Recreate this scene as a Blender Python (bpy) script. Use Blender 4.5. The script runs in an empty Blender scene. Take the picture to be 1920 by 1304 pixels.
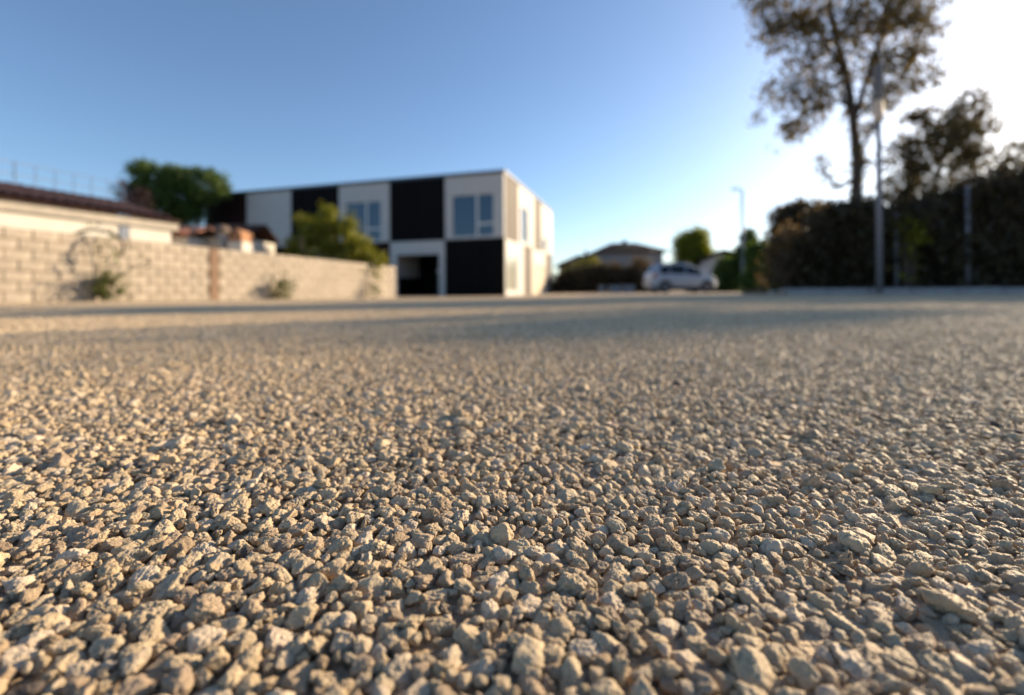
import bpy, bmesh, math, random
import numpy as np
from mathutils import Vector, Matrix, noise as mnoise

random.seed(7)
R = math.radians
sc = bpy.context.scene
COL = sc.collection

# ------------------------------------------------------------------ camera
F_PX, CX, CY_H, CAM_H = 860.0, 960.0, 547.0, 0.15      # focal length and horizon in pixels of the 1920 px photograph
ROLL = R(0.30)
cam_d = bpy.data.cameras.new("camera")
cam = bpy.data.objects.new("camera", cam_d)
COL.objects.link(cam)
cam_d.sensor_width = 36.0
cam_d.lens = 36.0 * F_PX / 1920.0
cam_d.shift_y = -(652.0 - CY_H) / 1920.0
cam_d.clip_start = 0.01
cam_d.clip_end = 4000.0
cam_d.dof.use_dof = True
cam_d.dof.focus_distance = 0.285
cam_d.dof.aperture_fstop = 3.4
cam.matrix_world = Matrix.Translation((0, 0, CAM_H)) @ Matrix.Rotation(R(90), 4, 'X') @ Matrix.Rotation(-ROLL, 4, 'Z')
sc.camera = cam

# ------------------------------------------------------------------ sky and sun
SUN_AZ, SUN_EL = R(57.0), R(16.5)           # azimuth measured from +Y towards +X
world = bpy.data.worlds.new("World")
sc.world = world
world.use_nodes = True
wn = world.node_tree
bg = wn.nodes["Background"]
sky = wn.nodes.new("ShaderNodeTexSky")
sky.sky_type = 'NISHITA'
sky.sun_disc = False
sky.sun_elevation = SUN_EL
sky.sun_rotation = SUN_AZ
sky.altitude = 100
sky.air_density = 0.9
sky.dust_density = 0.8
sky.ozone_density = 3.0
wn.links.new(sky.outputs[0], bg.inputs[0])
bg.inputs[1].default_value = 0.108
sun_d = bpy.data.lights.new("sun", 'SUN')
sun_d.energy = 5.0
sun_d.angle = R(0.55)
sun_d.color = (1.0, 0.79, 0.53)
sun = bpy.data.objects.new("sun", sun_d)
COL.objects.link(sun)
to_sun = Vector((math.sin(SUN_AZ) * math.cos(SUN_EL), math.cos(SUN_AZ) * math.cos(SUN_EL), math.sin(SUN_EL)))
sun.rotation_euler = to_sun.to_track_quat('Z', 'Y').to_euler()
sun.location = to_sun * 100

sc.view_settings.view_transform = 'Standard'
sc.view_settings.look = 'None'
sc.view_settings.gamma = 1.0
sc.view_settings.use_curve_mapping = False
sc.view_settings.exposure = 0.95
sc.cycles.use_denoising = True
sc.cycles.max_bounces = 6
sc.cycles.transparent_max_bounces = 8

# ------------------------------------------------------------------ helpers
def at(px, py, Y):
    """a pixel of the photograph (1920 wide) at depth Y, as a world point"""
    a = (px - CX) / F_PX * Y
    b = (CY_H - py) / F_PX * Y
    return Vector((a * math.cos(ROLL) + b * math.sin(ROLL), Y, CAM_H - a * math.sin(ROLL) + b * math.cos(ROLL)))

def smooth(a, b, t):
    t = min(1, max(0, (t - a) / (b - a)))
    return t * t * (3 - 2 * t)

def gz(x, y):
    """ground height: a nearly flat yard that dips a little towards the buildings"""
    return -0.11 * smooth(4, 22, y) * smooth(9, -3, x)

def gpt(px, Y):
    p = at(px, 550, Y)
    return Vector((p.x, Y, gz(p.x, Y)))

def tag(o, label=None, cat=None, group=None, kind=None):
    if label: o["label"] = label
    if cat: o["category"] = cat
    if group: o["group"] = group
    if kind: o["kind"] = kind
    return o

def empty(name, loc, rz=0.0, label=None, cat=None, group=None, kind=None):
    o = bpy.data.objects.new(name, None)
    COL.objects.link(o)
    o.location = loc
    o.rotation_euler = (0, 0, rz)
    return tag(o, label, cat, group, kind)

def link_mesh(name, me, parent=None, loc=None):
    o = bpy.data.objects.new(name, me)
    COL.objects.link(o)
    if parent is not None: o.parent = parent
    if loc is not None: o.location = loc
    return o

class MB:
    """collects simple shapes and builds them as one mesh object"""
    def __init__(s): s.v = []; s.f = []; s.sm = []
    def add(s, verts, faces, smooth_=False):
        n = len(s.v)
        s.v += [tuple(p) for p in verts]
        s.f += [tuple(i + n for i in f) for f in faces]
        s.sm += [smooth_] * len(faces)
        return s
    def box(s, x0, x1, y0, y1, z0, z1):
        v = [(x0,y0,z0),(x1,y0,z0),(x1,y1,z0),(x0,y1,z0),(x0,y0,z1),(x1,y0,z1),(x1,y1,z1),(x0,y1,z1)]
        return s.add(v, [(0,3,2,1),(4,5,6,7),(0,1,5,4),(1,2,6,5),(2,3,7,6),(3,0,4,7)])
    def bbox(s, x0, x1, y0, y1, z0, z1, b=0.01):
        """a box with chamfered edges"""
        bm = bmesh.new()
        bmesh.ops.create_cube(bm, size=1)
        for v in bm.verts:
            v.co = ((x0+x1)/2 + v.co.x*(x1-x0), (y0+y1)/2 + v.co.y*(y1-y0), (z0+z1)/2 + v.co.z*(z1-z0))
        bmesh.ops.bevel(bm, geom=list(bm.edges), offset=b, segments=1, affect='EDGES')
        bm.verts.index_update()
        s.add([v.co[:] for v in bm.verts], [[v.index for v in f.verts] for f in bm.faces])
        bm.free()
        return s
    def tube(s, pts, radii, seg=8, cap=True):
        pts = [Vector(p) for p in pts]
        vs, fs = [], []
        for i, p in enumerate(pts):
            d = (pts[min(i+1, len(pts)-1)] - pts[max(i-1, 0)])
            if d.length < 1e-9: d = Vector((0,0,1))
            d.normalize()
            a = d.cross(Vector((0.31, 0.77, 0.11)) if abs(d.z) > 0.8 else Vector((0,0,1))).normalized()
            b = d.cross(a)
            for k in range(seg):
                t = 2*math.pi*k/seg
                vs.append(p + (a*math.cos(t) + b*math.sin(t))*radii[i])
        for i in range(len(pts)-1):
            for k in range(seg):
                k2 = (k+1) % seg
                fs.append((i*seg+k, i*seg+k2, (i+1)*seg+k2, (i+1)*seg+k))
        if cap:
            fs.append(tuple(range(seg-1, -1, -1)))
            fs.append(tuple((len(pts)-1)*seg + k for k in range(seg)))
        return s.add(vs, fs, True)
    def prism(s, poly, y0, y1):
        """poly of (x, z), extruded along y"""
        n = len(poly)
        v = [(x, y0, z) for x, z in poly] + [(x, y1, z) for x, z in poly]
        f = [tuple(range(n)), tuple(range(2*n-1, n-1, -1))]
        f += [(i, n+i, n+(i+1) % n, (i+1) % n) for i in range(n)]
        return s.add(v, f)
    def lathe(s, prof, seg=20, c=(0,0,0)):
        """prof of (r, z) turned about z"""
        v, f = [], []
        for r, z in prof:
            for k in range(seg):
                t = 2*math.pi*k/seg
                v.append((c[0]+r*math.cos(t), c[1]+r*math.sin(t), c[2]+z))
        for i in range(len(prof)-1):
            for k in range(seg):
                k2 = (k+1) % seg
                f.append((i*seg+k, i*seg+k2, (i+1)*seg+k2, (i+1)*seg+k))
        f.append(tuple(range(seg-1,-1,-1))); f.append(tuple((len(prof)-1)*seg+k for k in range(seg)))
        return s.add(v, f, True)
    def mesh(s, name, mat):
        me = bpy.data.meshes.new(name)
        me.from_pydata(s.v, [], s.f)
        me.polygons.foreach_set("use_smooth", s.sm)
        bm = bmesh.new(); bm.from_mesh(me)
        bmesh.ops.recalc_face_normals(bm, faces=bm.faces)
        bm.to_mesh(me); bm.free()
        me.materials.append(mat)
        return me
    def build(s, name, mat, parent=None, loc=None):
        return link_mesh(name, s.mesh(name, mat), parent, loc)

def new_mat(name):
    m = bpy.data.materials.new(name)
    m.use_nodes = True
    return m, m.node_tree, m.node_tree.nodes["Principled BSDF"]

def mat(name, col, rough=0.8, var=0.15, scale=6.0, bump=0.0, bscale=None, metal=0.0, spec=0.5, stretch=None, objvar=0.0):
    """procedural surface: noisy colour and fine relief, optional variation per object"""
    m, nt, p = new_mat(name)
    N, L = nt.nodes, nt.links
    tc = N.new("ShaderNodeTexCoord")
    mp = N.new("ShaderNodeMapping")
    L.new(tc.outputs["Object"], mp.inputs[0])
    if stretch: mp.inputs["Scale"].default_value = stretch
    nz = N.new("ShaderNodeTexNoise"); nz.inputs["Scale"].default_value = scale; nz.inputs["Detail"].default_value = 6
    L.new(mp.outputs[0], nz.inputs["Vector"])
    rp = N.new("ShaderNodeMapRange")
    rp.inputs["From Min"].default_value = 0.3; rp.inputs["From Max"].default_value = 0.7
    rp.inputs["To Min"].default_value = 1 - var; rp.inputs["To Max"].default_value = 1 + var
    L.new(nz.outputs[0], rp.inputs["Value"])
    fac = rp.outputs[0]
    if objvar:
        oi = N.new("ShaderNodeObjectInfo")
        r2 = N.new("ShaderNodeMapRange")
        r2.inputs["To Min"].default_value = 1 - objvar; r2.inputs["To Max"].default_value = 1 + objvar
        L.new(oi.outputs["Random"], r2.inputs["Value"])
        mu = N.new("ShaderNodeMath"); mu.operation = 'MULTIPLY'
        L.new(fac, mu.inputs[0]); L.new(r2.outputs[0], mu.inputs[1])
        fac = mu.outputs[0]
    vm = N.new("ShaderNodeVectorMath"); vm.operation = 'SCALE'
    vm.inputs[0].default_value = col[:3]
    L.new(fac, vm.inputs["Scale"])
    L.new(vm.outputs[0], p.inputs["Base Color"])
    p.inputs["Roughness"].default_value = rough
    p.inputs["Metallic"].default_value = metal
    p.inputs["Specular IOR Level"].default_value = spec
    if bump:
        n2 = N.new("ShaderNodeTexNoise"); n2.inputs["Scale"].default_value = bscale or scale * 6; n2.inputs["Detail"].default_value = 5
        L.new(mp.outputs[0], n2.inputs["Vector"])
        bp = N.new("ShaderNodeBump"); bp.inputs["Strength"].default_value = bump; bp.inputs["Distance"].default_value = 0.02
        L.new(n2.outputs[0], bp.inputs["Height"])
        L.new(bp.outputs[0], p.inputs["Normal"])
    return m

def leaf_mat(name, col, trans=(0.16, 0.22, 0.03), tfac=0.35, var=0.45):
    m, nt, p = new_mat(name)
    N, L = nt.nodes, nt.links
    a = N.new("ShaderNodeAttribute"); a.attribute_name = "rnd"
    rp = N.new("ShaderNodeMapRange"); rp.inputs["To Min"].default_value = 1 - var; rp.inputs["To Max"].default_value = 1 + var
    L.new(a.outputs["Fac"], rp.inputs["Value"])
    v1 = N.new("ShaderNodeVectorMath"); v1.operation = 'SCALE'; v1.inputs[0].default_value = col
    v2 = N.new("ShaderNodeVectorMath"); v2.operation = 'SCALE'; v2.inputs[0].default_value = trans
    L.new(rp.outputs[0], v1.inputs["Scale"]); L.new(rp.outputs[0], v2.inputs["Scale"])
    L.new(v1.outputs[0], p.inputs["Base Color"])
    p.inputs["Roughness"].default_value = 0.55
    p.inputs["Specular IOR Level"].default_value = 0.35
    tr = N.new("ShaderNodeBsdfTranslucent"); L.new(v2.outputs[0], tr.inputs["Color"])
    mx = N.new("ShaderNodeMixShader"); mx.inputs[0].default_value = tfac
    L.new(p.outputs[0], mx.inputs[1]); L.new(tr.outputs[0], mx.inputs[2])
    L.new(mx.outputs[0], N["Material Output"].inputs["Surface"])
    return m

# ------------------------------------------------------------------ materials
def stone_mat(name, use_attr):
    m, nt, p = new_mat(name)
    N, L = nt.nodes, nt.links
    tc = N.new("ShaderNodeTexCoord")
    if use_attr:
        at_ = N.new("ShaderNodeAttribute"); at_.attribute_name = "rnd"; rnd = at_.outputs["Fac"]
    else:
        oi = N.new("ShaderNodeObjectInfo"); rnd = oi.outputs["Random"]
    cr = N.new("ShaderNodeValToRGB")
    e = cr.color_ramp.elements
    e[0].position = 0.0; e[0].color = (0.30, 0.225, 0.155, 1)
    e[1].position = 1.0; e[1].color = (0.70, 0.56, 0.405, 1)
    for pos, c in ((0.005, (0.14, 0.11, 0.09, 1)), (0.009, (0.40, 0.285, 0.17, 1)), (0.06, (0.36, 0.27, 0.185, 1)), (0.12, (0.48, 0.35, 0.23, 1)), (0.30, (0.53, 0.397, 0.243, 1)), (0.55, (0.597, 0.458, 0.287, 1)), (0.78, (0.567, 0.443, 0.287, 1))):
        x = e.new(pos); x.color = c
    e[0].color = (0.10, 0.08, 0.07, 1)
    L.new(rnd, cr.inputs[0])
    # blotches of pale coating and small dark pits
    off = N.new("ShaderNodeVectorMath"); off.operation = 'ADD'
    cmb = N.new("ShaderNodeCombineXYZ"); mul = N.new("ShaderNodeMath"); mul.operation = 'MULTIPLY'; mul.inputs[1].default_value = 37.0
    L.new(rnd, mul.inputs[0]); L.new(mul.outputs[0], cmb.inputs[0]); L.new(mul.outputs[0], cmb.inputs[2])
    L.new(tc.outputs["Object"], off.inputs[0]); L.new(cmb.outputs[0], off.inputs[1])
    K = 1.0 if not use_attr else 80.0
    n1 = N.new("ShaderNodeTexNoise"); n1.inputs["Scale"].default_value = 1.6 * K; n1.inputs["Detail"].default_value = 7; n1.inputs["Roughness"].default_value = 0.65
    L.new(off.outputs[0], n1.inputs["Vector"])
    r1 = N.new("ShaderNodeMapRange"); r1.inputs["From Min"].default_value = 0.3; r1.inputs["From Max"].default_value = 0.72; r1.inputs["To Min"].default_value = 0.78; r1.inputs["To Max"].default_value = 1.2
    L.new(n1.outputs[0], r1.inputs["Value"])
    n3 = N.new("ShaderNodeTexNoise"); n3.inputs["Scale"].default_value = 7.0 * K; n3.inputs["Detail"].default_value = 4
    L.new(off.outputs[0], n3.inputs["Vector"])
    r3 = N.new("ShaderNodeMapRange"); r3.inputs["From Min"].default_value = 0.28; r3.inputs["From Max"].default_value = 0.42; r3.inputs["To Min"].default_value = 0.55; r3.inputs["To Max"].default_value = 1.0
    L.new(n3.outputs[0], r3.inputs["Value"])
    mm = N.new("ShaderNodeMath"); mm.operation = 'MULTIPLY'; L.new(r1.outputs[0], mm.inputs[0]); L.new(r3.outputs[0], mm.inputs[1])
    vm = N.new("ShaderNodeVectorMath"); vm.operation = 'SCALE'
    L.new(cr.outputs[0], vm.inputs[0]); L.new(mm.outputs[0], vm.inputs["Scale"])
    L.new(vm.outputs[0], p.inputs["Base Color"])
    p.inputs["Roughness"].default_value = 0.58
    p.inputs["Specular IOR Level"].default_value = 0.32
    if use_attr: p.inputs["Roughness"].default_value = 0.68; p.inputs["Specular IOR Level"].default_value = 0.25
    if not use_attr:
        n2 = N.new("ShaderNodeTexNoise"); n2.inputs["Scale"].default_value = 9.0; n2.inputs["Detail"].default_value = 8; n2.inputs["Roughness"].default_value = 0.7
        L.new(off.outputs[0], n2.inputs["Vector"])
        bp = N.new("ShaderNodeBump"); bp.inputs["Strength"].default_value = 0.8; bp.inputs["Distance"].default_value = 0.0014
        L.new(n2.outputs[0], bp.inputs["Height"]); L.new(bp.outputs[0], p.inputs["Normal"])
    return m

M = {}
M["stone"] = stone_mat("pebble_limestone", False)
M["stone_far"] = stone_mat("gravel_limestone", True)
M["ground"] = mat("yard_surface", (0.48, 0.363, 0.238), 0.8, 0.22, 45.0, 0.9, 110.0)
M["soil"] = mat("soil", (0.10, 0.08, 0.05), 0.95, 0.3, 8.0, 0.4)
M["block"] = mat("concrete_block", (0.375, 0.32, 0.255), 0.9, 0.2, 5.0, 0.5, 60.0, objvar=0.1)
M["mortar"] = mat("mortar", (0.19, 0.155, 0.115), 0.95, 0.15, 9.0, 0.3)
M["stain"] = mat("brown_joint", (0.20, 0.125, 0.08), 0.9, 0.25, 5.0, 0.2)
M["white_panel"] = mat("white_fibre_cement", (0.47, 0.455, 0.435), 0.65, 0.06, 3.0, 0.05)
M["black_board"] = mat("black_stained_timber", (0.0045, 0.004, 0.0045), 0.7, 0.3, 3.0, 0.25, 20.0, stretch=(6, 6, 0.4), objvar=0.25, spec=0.08)
M["brown_board"] = mat("brown_stained_timber", (0.016, 0.0075, 0.007), 0.7, 0.3, 3.0, 0.25, 20.0, stretch=(6, 6, 0.4), objvar=0.25, spec=0.08)
M["sunlit_board"] = mat("sunlit_timber", (0.095, 0.072, 0.055), 0.75, 0.2, 3.0, 0.25, 20.0, stretch=(6, 6, 0.4), objvar=0.22)  # same dark timber, low sun's sheen put into a paler brown-grey colour
M["core"] = mat("building_core", (0.05, 0.05, 0.05), 0.9, 0.1)
M["fascia"] = mat("dark_metal_fascia", (0.05, 0.055, 0.065), 0.4, 0.1, metal=0.6)
M["frame_white"] = mat("white_window_frame", (0.60, 0.60, 0.58), 0.45, 0.03)
M["beige"] = mat("beige_screen", (0.58, 0.47, 0.33), 0.7, 0.08, 4.0, stretch=(8, 8, 0.3))
M["plaster_white"] = mat("white_plaster", (0.60, 0.56, 0.49), 0.9, 0.06, 2.0, 0.1)
M["concrete"] = mat("concrete", (0.40, 0.355, 0.30), 0.9, 0.14, 4.0, 0.25)
M["plinth"] = mat("kerb_concrete", (0.30, 0.29, 0.29), 0.9, 0.14, 4.0, 0.25)
M["tile_brown"] = mat("brown_roof_tile", (0.105, 0.045, 0.032), 0.85, 0.25, 5.0, 0.2, objvar=0.3)
M["tile_dark"] = mat("dark_roof_tile", (0.040, 0.020, 0.016), 0.9, 0.25, 3.0, 0.2, spec=0.15)
M["tile_slate"] = mat("slate_roof", (0.016, 0.012, 0.015), 0.9, 0.2, 3.0, 0.2, spec=0.1)
M["terracotta"] = mat("terracotta_tile", (0.30, 0.125, 0.07), 0.8, 0.2, 5.0, 0.2, objvar=0.2)
M["shutter"] = mat("blue_grey_shutter", (0.13, 0.16, 0.215), 0.6, 0.1)
M["brick_red"] = mat("orange_brick", (0.34, 0.165, 0.08), 0.85, 0.2, 8.0, 0.2)
M["house_grey"] = mat("grey_render", (0.19, 0.20, 0.215), 0.9, 0.07, 1.5)
M["house_brown"] = mat("brown_render", (0.09, 0.055, 0.045), 0.9, 0.1, 2.0)
M["steel"] = mat("galvanised_steel", (0.20, 0.20, 0.22), 0.6, 0.12, 5.0, metal=0.2)
M["steel_light"] = mat("pale_lamp_post", (0.50, 0.52, 0.54), 0.5, 0.08, metal=0.3)
M["lamp_grey"] = mat("grey_lamp_post", (0.16, 0.19, 0.22), 0.6, 0.08)
M["cream"] = mat("cream_plastic", (0.66, 0.50, 0.36), 0.5, 0.05)
M["radome"] = mat("grey_radome", (0.15, 0.13, 0.115), 0.5, 0.08)
M["wire"] = mat("galvanised_wire", (0.16, 0.17, 0.2), 0.5, 0.05, metal=0.4)
M["bark"] = mat("bark", (0.075, 0.055, 0.045), 0.95, 0.3, 5.0, 0.5, 30.0)
M["bark_pale"] = mat("pale_bark", (0.19, 0.15, 0.11), 0.95, 0.3, 5.0, 0.4, 30.0)
M["wood_post"] = mat("wooden_post", (0.28, 0.19, 0.10), 0.85, 0.2, 4.0, 0.2)
M["planter"] = mat("blue_grey_plastic", (0.11, 0.155, 0.20), 0.6, 0.1)
M["rock"] = mat("pale_rock", (0.45, 0.38, 0.31), 0.9, 0.2, 6.0, 0.4)
M["leaf_oak"] = leaf_mat("leaf_mid_green", (0.065, 0.105, 0.02), (0.14, 0.22, 0.02), 0.3)
M["leaf_dark"] = leaf_mat("leaf_dark_green", (0.055, 0.047, 0.026), (0.17, 0.115, 0.05), 0.35)
M["leaf_tree"] = leaf_mat("leaf_tall_tree", (0.075, 0.060, 0.030), (0.20, 0.15, 0.05), 0.4)
M["leaf_yellow"] = leaf_mat("leaf_yellow_green", (0.13, 0.15, 0.015), (0.38, 0.40, 0.02), 0.42)
M["leaf_shrub"] = leaf_mat("leaf_olive", (0.17, 0.17, 0.02), (0.30, 0.30, 0.015), 0.35)
M["leaf_plum"] = leaf_mat("leaf_purple", (0.035, 0.016, 0.018), (0.08, 0.03, 0.03), 0.25)
M["leaf_weed"] = leaf_mat("leaf_weed", (0.08, 0.10, 0.025), (0.15, 0.17, 0.03), 0.3)
M["car_paint"] = mat("silver_car_paint", (0.36, 0.41, 0.48), 0.38, 0.02, metal=0.25)
M["rubber"] = mat("tyre_rubber", (0.015, 0.015, 0.016), 0.8, 0.1)
M["alloy"] = mat("wheel_alloy", (0.42, 0.42, 0.44), 0.35, 0.05, metal=0.7)
M["black_plastic"] = mat("black_plastic", (0.02, 0.02, 0.022), 0.6, 0.1)
M["red_lens"] = mat("red_lens", (0.35, 0.05, 0.035), 0.25, 0.05)
M["clear_lens"] = mat("headlight_lens", (0.55, 0.57, 0.60), 0.15, 0.03)
M["door_dark"] = mat("dark_door", (0.016, 0.016, 0.018), 0.5, 0.1)

def glass(name, col):
    m, nt, p = new_mat(name)
    p.inputs["Base Color"].default_value = (*col, 1)
    p.inputs["Roughness"].default_value = 0.04
    p.inputs["IOR"].default_value = 1.5
    p.inputs["Specular IOR Level"].default_value = 0.5
    return m
M["glass"] = glass("window_glass", (0.022, 0.062, 0.115))  # blue of the reflected sky is put into the base colour
M["car_glass"] = glass("car_glass", (0.006, 0.009, 0.011))
m_, nt_, p_ = new_mat("lamp_globe")
p_.inputs["Base Color"].default_value = (0.75, 0.76, 0.8, 1); p_.inputs["Roughness"].default_value = 0.3
M["globe"] = m_

# ------------------------------------------------------------------ ground sheet
xs = np.unique(np.concatenate([np.linspace(-30, 30, 61), np.linspace(-600, 600, 13), np.linspace(-120, 120, 25)]))
ys = np.unique(np.concatenate([np.linspace(-20, 40, 61), np.linspace(-300, 1500, 19), np.linspace(40, 160, 13)]))
gv = [(x, y, gz(x, y)) for y in ys for x in xs]
nx = len(xs)
gf = [(j*nx+i, j*nx+i+1, (j+1)*nx+i+1, (j+1)*nx+i) for j in range(len(ys)-1) for i in range(nx-1)]
gme = bpy.data.meshes.new("ground")
gme.from_pydata(gv, [], gf)
gme.materials.append(M["ground"])
ground = link_mesh("ground", gme)
tag(ground, "tan gravel yard surface reaching to the buildings", kind="structure")

# ------------------------------------------------------------------ pebbles
rng = np.random.default_rng(11)

def ico(sub):
    bm = bmesh.new(); bmesh.ops.create_icosphere(bm, subdivisions=sub, radius=1.0)
    bm.verts.index_update()
    v = np.array([p.co[:] for p in bm.verts]); f = np.array([[q.index for q in p.verts] for p in bm.faces])
    bm.free(); return v, f

def stone_shape(V, g, rough):
    """unit sphere points -> an angular crushed stone about one unit in radius"""
    n = g.integers(10, 18)
    d = g.normal(size=(n, 3)); d /= np.linalg.norm(d, axis=1)[:, None]
    h = g.uniform(0.60, 1.0, n)
    dots = V @ d.T
    r = np.where(dots > 0.05, h / np.maximum(dots, 0.05), 9.0)
    k = g.uniform(14, 40)                                  # soft minimum: worn edges
    rr = -np.log(np.exp(-k * np.minimum(r, 3)).sum(1) + np.exp(-k * 1.12)) / k
    P = V * rr[:, None]
    if rough:
        o = Vector(g.uniform(-50, 50, 3))
        ch = g.uniform(0.5, 1.3)
        out = np.empty(len(P))
        for i, p in enumerate(P):
            q = Vector(p) + o
            a = mnoise.noise(q * 1.9) * 0.13
            b = mnoise.fractal(q * 3.4, 0.45, 2.2, 5) * 0.105 * ch
            c = max(0.0, mnoise.noise(q * 5.5) - 0.22) * -0.32 * ch        # pits
            out[i] = a + b + c
        P = P + V * out[:, None]
    P *= np.array([g.uniform(0.98, 1.30), g.uniform(0.84, 1.06), g.uniform(0.56, 0.86)])
    return P

def pack(cells_x0, cells_y0, w, h, inside, g, radii, wrap=False, tight=0.77, tries=1.0):
    """fill an area with circles, big ones first"""
    cs = 0.0172
    grid = {}
    pts = []
    nxw, nyw = int(round(w / cs)), int(round(h / cs))
    ax = g.uniform(0, w, len(radii)); ay = g.uniform(0, h, len(radii))
    for r, x, y in zip(radii, ax, ay):
        if inside is not None and not inside(x + cells_x0, y + cells_y0): continue
        i, j = int(x / cs), int(y / cs)
        ok = True
        for a in (i-1, i, i+1):
            for b in (j-1, j, j+1):
                key = (a % nxw, b % nyw) if wrap else (a, b)
                for (qx, qy, qr) in grid.get(key, ()):
                    dx, dy = abs(qx - x), abs(qy - y)
                    if wrap:
                        dx = min(dx, w - dx); dy = min(dy, h - dy)
                    if dx*dx + dy*dy < (tight * (r + qr))**2:
                        ok = False; break
                if not ok: break
            if not ok: break
        if ok:
            grid.setdefault((i % nxw, j % nyw) if wrap else (i, j), []).append((x, y, r))
            pts.append((x + cells_x0, y + cells_y0, r))
    return np.array(pts)

def radius_list(area, g):
    n = int(area * 76000)
    r = 0.97 * np.concatenate([g.uniform(0.0068, 0.0088, int(n*0.007)), g.normal(0.0051, 0.0008, int(n*0.18)).clip(0.0038, 0.0068),
                        g.uniform(0.0029, 0.0041, int(n*0.32)), g.uniform(0.0016, 0.0028, int(n*0.50))])
    return np.sort(r)[::-1]

# shapes for the near stones (shared by every copy)
V5, F5 = ico(5)
NVAR = 44
pebble_meshes = []
for k in range(NVAR):
    P = stone_shape(V5, rng, True)
    me = bpy.data.meshes.new("pebble")
    me.from_pydata(P.tolist(), [], F5.tolist())
    me.polygons.foreach_set("use_smooth", [True] * len(F5))
    me.materials.append(M["stone"])
    pebble_meshes.append(me)
pcol = bpy.data.collections.new("pebble_shapes")
for k, me in enumerate(pebble_meshes):
    o = bpy.data.objects.new("pebble_shape_%02d" % k, me); pcol.objects.link(o)

CELL = 0.5
def near_cell(cx, cy):
    """cells close enough to show single stones"""
    x = max(0, abs(cx + 0.25) - 0.25)
    return -0.1 <= cy + CELL and cy < 1.5 and x <= 1.2 * max(cy + CELL, 0) + 0.2
near = {(i, j) for i in range(-6, 6) for j in range(-1, 4) if near_cell(i*CELL, j*CELL)}
area = len(near) * CELL * CELL
x0 = min(i for i, j in near) * CELL; x1 = (max(i for i, j in near) + 1) * CELL
y0 = min(j for i, j in near) * CELL; y1 = (max(j for i, j in near) + 1) * CELL
pts = pack(x0, y0, x1 - x0, y1 - y0, lambda x, y: (math.floor(x/CELL), math.floor(y/CELL)) in near, rng, radius_list((x1-x0)*(y1-y0), rng))
npt = len(pts)
bumpz = np.array([mnoise.noise(Vector((x*9, y*9, 3.1)))*0.0016 + mnoise.noise(Vector((x*2.3, y*2.3, 8.7)))*0.0030 for x, y, r in pts])
ptz = 0.0040 - pts[:, 2] * rng.uniform(0.30, 0.66, npt) + bumpz
ptz += np.where(rng.uniform(size=npt) < 0.035, pts[:, 2] * 0.5, 0)
rot = np.stack([rng.normal(0, 0.30, npt), rng.normal(0, 0.30, npt), rng.uniform(0, 2*math.pi, npt)], 1)
big_tilt = rng.uniform(size=npt) < 0.12
rot[big_tilt, :2] *= 3.2
scl = pts[:, 2] * 1.13
var = rng.integers(0, NVAR, npt)
# the 300 stones that show largest: part by part children of the ground
vis = (pts[:, 1] > 0.155) & (np.abs(pts[:, 0]) < pts[:, 1] * 1.13)
showing = np.where(vis, pts[:, 2] / np.maximum(pts[:, 1], 0.05), 0)
top = set(np.argsort(-showing)[:300].tolist())
for i in sorted(top):
    o = link_mesh("pebble", pebble_meshes[int(var[i])], ground)
    o.location = (pts[i, 0], pts[i, 1], ptz[i]); o.rotation_euler = rot[i]; o.scale = (scl[i],) * 3

def scatter(name, P, ROT, SCL, IDX, coll, parent):
    me = bpy.data.meshes.new(name)
    me.vertices.add(len(P)); me.vertices.foreach_set("co", np.asarray(P, dtype=np.float32).ravel())
    a = me.attributes.new("rot", 'FLOAT_VECTOR', 'POINT'); a.data.foreach_set("vector", np.asarray(ROT, dtype=np.float32).ravel())
    a = me.attributes.new("scl", 'FLOAT', 'POINT'); a.data.foreach_set("value", np.asarray(SCL, dtype=np.float32))
    a = me.attributes.new("idx", 'INT', 'POINT'); a.data.foreach_set("value", np.asarray(IDX, dtype=np.int32))
    o = link_mesh(name, me, parent)
    ng = bpy.data.node_groups.new(name + "_nodes", 'GeometryNodeTree')
    ng.interface.new_socket("Geometry", in_out='INPUT', socket_type='NodeSocketGeometry')
    ng.interface.new_socket("Geometry", in_out='OUTPUT', socket_type='NodeSocketGeometry')
    N, L = ng.nodes, ng.links
    gi, go = N.new("NodeGroupInput"), N.new("NodeGroupOutput")
    ci = N.new("GeometryNodeCollectionInfo"); ci.inputs[0].default_value = coll
    ci.inputs["Separate Children"].default_value = True; ci.inputs["Reset Children"].default_value = True
    ip = N.new("GeometryNodeInstanceOnPoints"); ip.inputs["Pick Instance"].default_value = True
    def named(n, t):
        q = N.new("GeometryNodeInputNamedAttribute"); q.data_type = t; q.inputs["Name"].default_value = n
        return next(s for s in q.outputs if s.enabled and s.name == "Attribute")
    er = N.new("FunctionNodeEulerToRotation")
    L.new(named("rot", 'FLOAT_VECTOR'), er.inputs[0])
    L.new(er.outputs[0], ip.inputs["Rotation"])
    L.new(named("scl", 'FLOAT'), ip.inputs["Scale"])
    L.new(named("idx", 'INT'), ip.inputs["Instance Index"])
    L.new(gi.outputs[0], ip.inputs["Points"]); L.new(ci.outputs[0], ip.inputs["Instance"])
    L.new(ip.outputs[0], go.inputs[0])
    md = o.modifiers.new("scatter", 'NODES'); md.node_group = ng
    return o

rest = np.array([i for i in range(npt) if i not in top])
g1 = scatter("gravel", np.stack([pts[rest, 0], pts[rest, 1], ptz[rest]], 1), rot[rest], scl[rest], var[rest], pcol, ground)
tag(g1, kind="stuff")

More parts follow.
